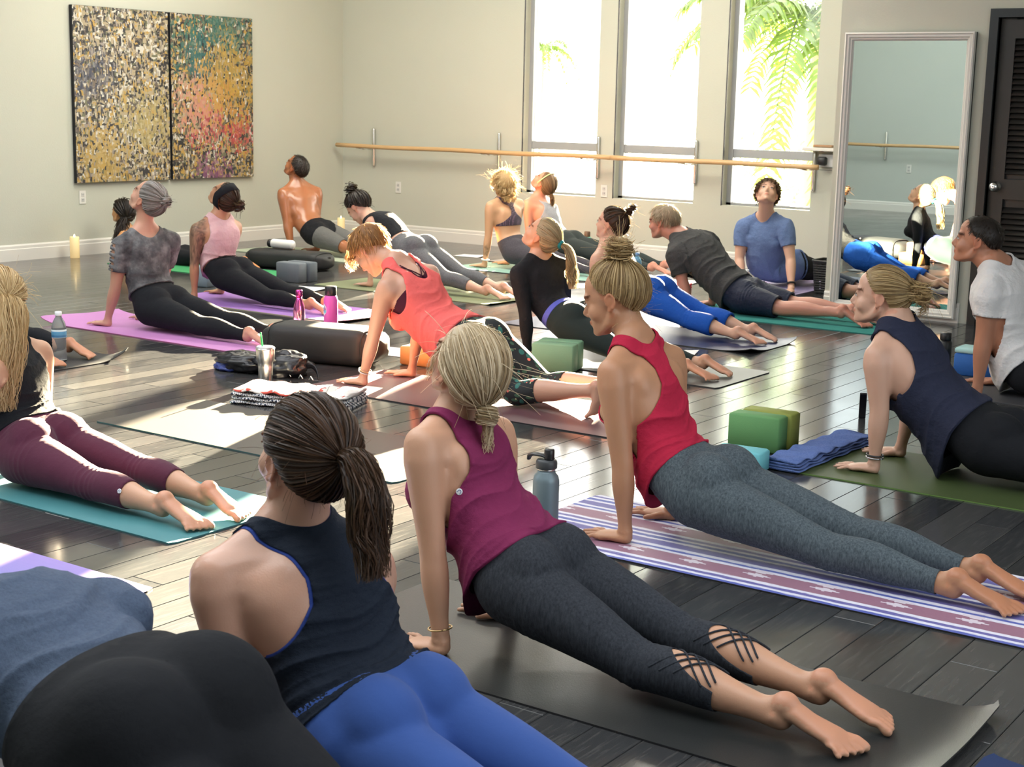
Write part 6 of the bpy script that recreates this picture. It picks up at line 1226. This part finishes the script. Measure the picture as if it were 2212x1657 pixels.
# ------------------------------------------------------------------ towels, bag, papers, basket, candles
def folded(name, label, cat, P, w, mat, layers=3, th=.012, wob=.006, seed=1, edge=None):
    """a towel folded into layers along a floor path P"""
    r = np.random.RandomState(seed); G = catmull(np.array([[*p, 0] for p in P]), 16); n = len(G); T = np.gradient(G, axis=0); T /= np.linalg.norm(T, axis=1)[:, None]; A = np.stack([-T[:, 1], T[:, 0], 0*T[:, 0]], 1)
    base = np.array([*P[0], 0.]); o = empty(name, tuple(base)); tag(o, label, cat); m_ = 15
    for k in range(layers):
        b_ = MB(); ww = w*(1-.04*k); t = np.linspace(0, 2*np.pi, 36, endpoint=False); ce = np.sign(np.cos(t))*np.abs(np.cos(t))**.35; se = np.sign(np.sin(t))*np.abs(np.sin(t))**.8
        ph = r.rand(3)*6; i = np.arange(n); R = []
        for q in range(n):
            wv = wob*np.sin(G[q, 0]*40+G[q, 1]*46+ph[0]+ce*2)+wob*.6*np.sin(q*.9+ph[1]+ce*5)
            R.append(G[q]-base+A[q]*(ww/2*ce)[:, None]*(1+.05*math.sin(q*.7+ph[2]))+np.array([0, 0, 1])*(k*th*.96+th/2+th/2*se*1.0+np.maximum(wv, -th*.2)*(k+1)/layers)[:, None])
        b_.grid(np.array(R)); b_.obj('towel_layer', mat if k < layers-1 or edge is None else edge, o)
    return o
terry = cloth('blue_terry', (.10, .16, .40), (.20, .28, .55), .5, rough=.95, fold=1.0)
folded('hand_towel', 'folded blue terry towel on the corner of the olive mat', 'towel', [(-2.40, 5.30), (-2.39, 5.62), (-2.375, 5.98)], .165, terry, 4, .011, .006).location.z = .006
def tribal(nt_unused=None):
    m_, nt, b = nm('tribal_print'); co = objc(nt); s = N(nt, 'ShaderNodeSeparateXYZ'); L_(nt, co, s.inputs[0])
    fx = N(nt, 'ShaderNodeMath', operation='PINGPONG'); L_(nt, s.outputs[0], fx.inputs[0]); fx.inputs[1].default_value = .011
    fy = N(nt, 'ShaderNodeMath', operation='PINGPONG'); ad = N(nt, 'ShaderNodeMath', operation='ADD'); L_(nt, s.outputs[1], ad.inputs[0]); L_(nt, s.outputs[2], ad.inputs[1]); L_(nt, ad.outputs[0], fy.inputs[0]); fy.inputs[1].default_value = .022
    c = N(nt, 'ShaderNodeMath', operation='MULTIPLY_ADD'); L_(nt, fx.outputs[0], c.inputs[0]); c.inputs[1].default_value = 1.6; L_(nt, fy.outputs[0], c.inputs[2])
    L_(nt, ramp(nt, mth2(nt, c.outputs[0], 24), [(0, (.02, .03, .06)), (.30, (.75, .75, .74)), (.48, (.02, .03, .06)), (.62, (.75, .75, .74)), (.82, (.02, .03, .06))], 'CONSTANT'), b.inputs['Base Color']); b.inputs['Roughness'].default_value = .9; return m_
def mth2(nt, a, k): n = N(nt, 'ShaderNodeMath', operation='MULTIPLY'); L_(nt, a, n.inputs[0]); n.inputs[1].default_value = k; return n.outputs[0]
m_, nt, b = nm('red_white_weave'); co = objc(nt); v = noise_(nt, 9, co, 2); L_(nt, ramp(nt, v, [(0, (.72, .68, .64)), (.52, (.75, .72, .68)), (.56, (.55, .08, .06)), (.63, (.72, .68, .64))], 'CONSTANT'), b.inputs['Base Color']); b.inputs['Roughness'].default_value = .9
folded('woven_blanket', 'folded blanket with a black and white zigzag edge and red flashes', 'blanket', [(-4.99, 4.99), (-4.72, 5.07), (-4.46, 5.17)], .30, tribal(), 4, .018, .008, 5, edge=m_)
nyl = plain('black_nylon', (.010, .010, .013), .28, bmp=.9, bs=18); o = empty('duffel_bag', (-5.42, 5.52, 0)); tag(o, 'slumped black nylon bag with navy lining behind the tumbler', 'bag')
def lump(c, r, seed, amp=.22, mat=nyl, name='bag_fabric', par=None):
    b_ = MB(); b_.ell((0, 0, 0), (1, 1, 1), None, 40, 26); V = b_.V[0]; d = np.array([noise.fractal(Vector(v*2.3+seed), 1, 2, 4) for v in V]); V = V*(1+amp*d[:, None])*np.array(r)+np.array(c); V[:, 2] = np.maximum(V[:, 2], .001); b_.V[0] = V; return b_.obj(name, mat, par or o)
lump((-.10, -.02, .045), (.17, .10, .055), 1.0); lump((.12, .03, .05), (.16, .11, .075), 5.0, .3); lump((-.16, -.06, .02), (.09, .06, .028), 9.0, .3, plain('navy_lining', (.03, .05, .22), .3, bmp=.8, bs=25), 'lining')
b_ = MB(); q = np.linspace(0, 1, 14); b_.loft(np.stack([.20+.18*q, .02+.05*np.sin(q*3), .008+.05*np.sin(q*3.14)], -1), .013, .0015, (0, 0, 1), k=6); b_.obj('shoulder_strap', nyl, o)
for dx in (.22, .30, .37): b_ = MB(); b_.cap([(dx, -.03, .012), (dx+.012, -.03, .028), (dx+.026, -.03, .012)], .0035, 6); b_.obj('buckle', M_chr, o)
M_pap = plain('white_paper', (.78, .78, .80), .7)
def paper(label, x, y, w, d_, rz=0, mat=M_pap): o = empty('paper_sheet', (x, y, 0), rz); tag(o, label, 'paper'); nx = 8; X, Y = np.meshgrid(np.linspace(0, w, nx), np.linspace(0, d_, nx), indexing='ij'); Z = .002+.010*(X/w)**2*(Y/d_)*1.0; V = np.stack([X, Y, Z], -1).reshape(-1, 3); V2 = V-np.array([0, 0, .0006]); i = np.arange(nx-1)[:, None]*nx; j = np.arange(nx-1)[None]; a = (i+j).ravel(); q = np.stack([a, a+nx, a+nx+1, a+1], 1); add('sheet', mesh_np('sheet', np.vstack([V, V2]), [q, q[:, ::-1]+nx*nx]), mat, o)
paper('white card on the floor left of the tie-dye tee', -8.42, 7.30, .22, .28, .2); paper('white card on the floor right of the slate grey blocks', -7.72, 8.10, .28, .22, .1); paper('white card left of the sports bra mat', -8.30, 10.95, .26, .2, .1)
paper('white card on the open floor near the left wall', -9.35, 8.0, .3, .2, .3); paper('sunlit card between the bolster and the coral woman', -5.42, 6.34, .34, .25, .1); paper('white card at the foot of the lime headband woman', -5.98, 10.55, .34, .24, .05); paper('white card behind the green block pair', -4.15, 7.42, .2, .2, .3)
paper('white towel sheet behind the ponytail woman', -6.45, 9.72, .34, .22, .1)
folded('hand_towel', 'small red towel beside the translucent blue bottle', 'towel', [(-5.86, 10.22), (-5.66, 10.26), (-5.50, 10.30)], .12, cloth('red_cotton', (.50, .02, .04)), 2, .02, .004, 3)
folded('hand_towel', 'crumpled pale printed cloth by the young man\'s hand', 'towel', [(-4.98, 10.16), (-4.75, 10.20), (-4.60, 10.22)], .14, cloth('printed_cream', (.55, .48, .40), (.12, .10, .10), .6), 3, .016, .008, 4)
# black open-weave basket
o = empty('wicker_basket', (-4.54, 10.88, 0)); tag(o, 'black open-weave basket at the foot of the mirror wall', 'basket'); M_wk = plain('black_resin_weave', (.022, .024, .025), .4)
bw, bd, bh = .17, .125, .25
def per_(t, s_): # rounded rectangle perimeter
    a = 2*np.pi*t; return np.sign(np.cos(a))*np.abs(np.cos(a))**.3*bw*s_, np.sign(np.sin(a))*np.abs(np.sin(a))**.3*bd*s_
for r_ in range(13):
    z_ = .014+r_*.0185; t = np.linspace(0, 1, 97); s_ = .88+.12*z_/bh+.010*np.cos(t*2*np.pi*24+np.pi*(r_ % 2)); x_, y_ = per_(t, s_); b_ = MB(); b_.loft(np.stack([x_, y_, 0*x_+z_], -1), .0065, .002, (0, 0, 1), k=6, rnd=False); b_.obj('weaver', M_wk, o)
for k in range(48):
    b_ = MB(); x0_, y0_ = per_(np.array(k/48+.003), .88); x1_, y1_ = per_(np.array(k/48+.003), 1.0); b_.cap([(x0_, y0_, .002), (x1_, y1_, bh)], .0028, 5); b_.obj('stake', M_wk, o)
t = np.linspace(0, 1, 60); x_, y_ = per_(t, 1.02); b_ = MB(); b_.loft(np.stack([x_, y_, 0*x_+bh], -1), .010, .007, (0, 0, 1), k=8, rnd=False); b_.obj('rim', M_wk, o)
b_ = MB(); b_.box((-bw*.85, -bd*.85, .002), (bw*.85, bd*.85, .008)); b_.obj('base_panel', M_wk, o, flat=True)
wax = plain('ivory_wax', (.80, .68, .40), .45, emit=(1, .62, .22), es=.25); flm = plain('candle_flame', (1, .8, .4), .5, emit=(1, .72, .34), es=9)
for lb, x, y, z0, s_ in (('ivory pillar candle with a small flame on the floor under the left painting', -10.42, 8.40, 0, 1), ('small lit pillar candle in the back left corner', -10.42, 11.82, 0, .95)):
    o = empty('pillar_candle', (x, y, z0)); tag(o, lb, 'candle'); b_ = MB(); b_.lathe([(0, 0), (.038*s_, 0), (.040*s_, .003), (.040*s_, .178*s_), (.037*s_, .182*s_), (.024*s_, .174*s_), (0, .172*s_)]); b_.obj('wax_body', wax, o)
    b_ = MB(); b_.lathe([(0, .172*s_), (.006, .178*s_), (.008, .186*s_), (.004, .198*s_), (0, .205*s_)], k=12); b_.obj('flame', flm, o)
o = empty('scrunchie_on_floor', (-8.22, 11.22, 0)); bpy.data.objects.remove(o)

# ------------------------------------------------------------------ outdoors: ground, hedge, palms
g_ = MB(); g_.box((-60, YB+.2, -.6), (40, 90, -.5)); struct(g_.obj('ground_outside', plain('pale_concrete', (.45, .43, .38), .9, var=.1), flat=True))
def leafmat(name, c, t):
    m_, nt, b = nm(name); b.inputs['Roughness'].default_value = .5; cc = mix(nt, c, tuple(min(1, x*1.5) for x in c), noise_(nt, 3, objc(nt), 3)); L_(nt, cc, b.inputs['Base Color']); tr = N(nt, 'ShaderNodeBsdfTranslucent'); tr.inputs[0].default_value = (*t, 1); ms = N(nt, 'ShaderNodeMixShader'); ms.inputs[0].default_value = .5; L_(nt, b.outputs[0], ms.inputs[1]); L_(nt, tr.outputs[0], ms.inputs[2]); L_(nt, ms.outputs[0], nt.nodes['Material Output'].inputs[0]); return m_
M_lf = leafmat('palm_leaf', (.022, .042, .006), (.075, .14, .010)); M_tk = plain('palm_trunk', (.22, .19, .10), .8, bmp=.5, bs=30)
def frond_mesh(L, droop, seed, nl=46, wl=.42):
    r = np.random.RandomState(seed); t = np.linspace(0, 1, nl); sx = L*(t-.18*t**3); sz = L*(.38*t-droop*t**2.1); Pn = np.stack([sx, .04*np.sin(t*3+seed), sz], -1); b_ = MB(); b_.loft(Pn, .018*(1-.85*t), .014*(1-.85*t), (0, 1, 0), k=5)
    T = np.gradient(Pn, axis=0); T /= np.linalg.norm(T, axis=1)[:, None]; V = []; F = []
    for i in range(3, nl):
        for sg in (-1, 1):
            ll = wl*math.sin(min(1, .18+t[i]*1.05)*math.pi*.9)**.6*(.85+.3*r.rand()); d = T[i]*.55+np.array([0, sg*1.0, .25-.5*r.rand()]); d /= np.linalg.norm(d); dn = np.array([0, 0, -1.]); p0 = Pn[i]; w_ = .030; wv = T[i]*w_
            p1 = p0+d*ll*.5+dn*ll*.06; p2 = p0+d*ll*.95+dn*ll*(.32+.3*r.rand()); n = len(V); V += [p0-wv*.4, p0+wv*.4, p1-wv, p1+wv+dn*.004, p2]; F += [[n, n+1, n+3], [n, n+3, n+2], [n+2, n+3, n+4]]
    b_.raw(np.array(V), [np.array(F)]); return b_.mesh('frond')
def palm(label, x, y, z0, zc, nf, L, seed, tr=.11):
    o = empty('palm_tree', (x, y, z0)); tag(o, label, 'palm tree'); h = zc-z0; t = np.linspace(0, 1, 24); b_ = MB(); b_.loft(np.stack([.08*np.sin(t*2), 0*t, t*h], -1), tr*(1.15-.3*t)*(1+.05*np.sin(t*60)), tr*(1.15-.3*t)*(1+.05*np.sin(t*60)), (1, 0, 0), k=14); b_.obj('trunk', M_tk, o)
    ms = [frond_mesh(L, dr_, seed+k) for k, dr_ in enumerate((.75, 1.0, 1.3, .5))]
    for m_ in ms: m_.materials.append(M_lf)
    for k in range(nf): f = bpy.data.objects.new('frond', ms[k % 4]); C.objects.link(f); f.parent = o; f.location = (.08*math.sin(2), 0, h); f.rotation_euler = (0, rad(-14+22*((k*7) % 5)/4), k*2.399+seed)
palm('green palm close outside the third window', -7.30, 16.4, -.5, 2.45, 20, 2.0, 3)
palm('palm seen through the upper part of the second window', -11.6, 19.0, -.5, 5.6, 13, 2.2, 8)
palm('small distant palm seen through the first window', -31.0, 46, -.5, 3.3, 11, 1.9, 5, .05)
h_ = MB(); r = np.random.RandomState(4); n = 5000; c_ = np.stack([-10.5+6*r.rand(n), 20.6+1.0*r.rand(n), -.5+1.6*r.rand(n)**.8], 1); a_ = r.normal(size=(n, 3)); a_ /= np.linalg.norm(a_, axis=1)[:, None]; b2 = np.cross(a_, r.normal(size=(n, 3))); b2 /= np.linalg.norm(b2, axis=1)[:, None]
V = np.stack([c_-a_*.06, c_+b2*.03, c_+a_*.06, c_-b2*.03], 1).reshape(-1, 3); F = np.arange(n*4).reshape(-1, 4); o = add('hedge', mesh_np('hedge', V, [F]), leafmat('hedge_leaf', (.20, .24, .10), (.4, .5, .2))); tag(o, 'clipped hedge outside below the palm', 'hedge'); o['kind'] = 'stuff'
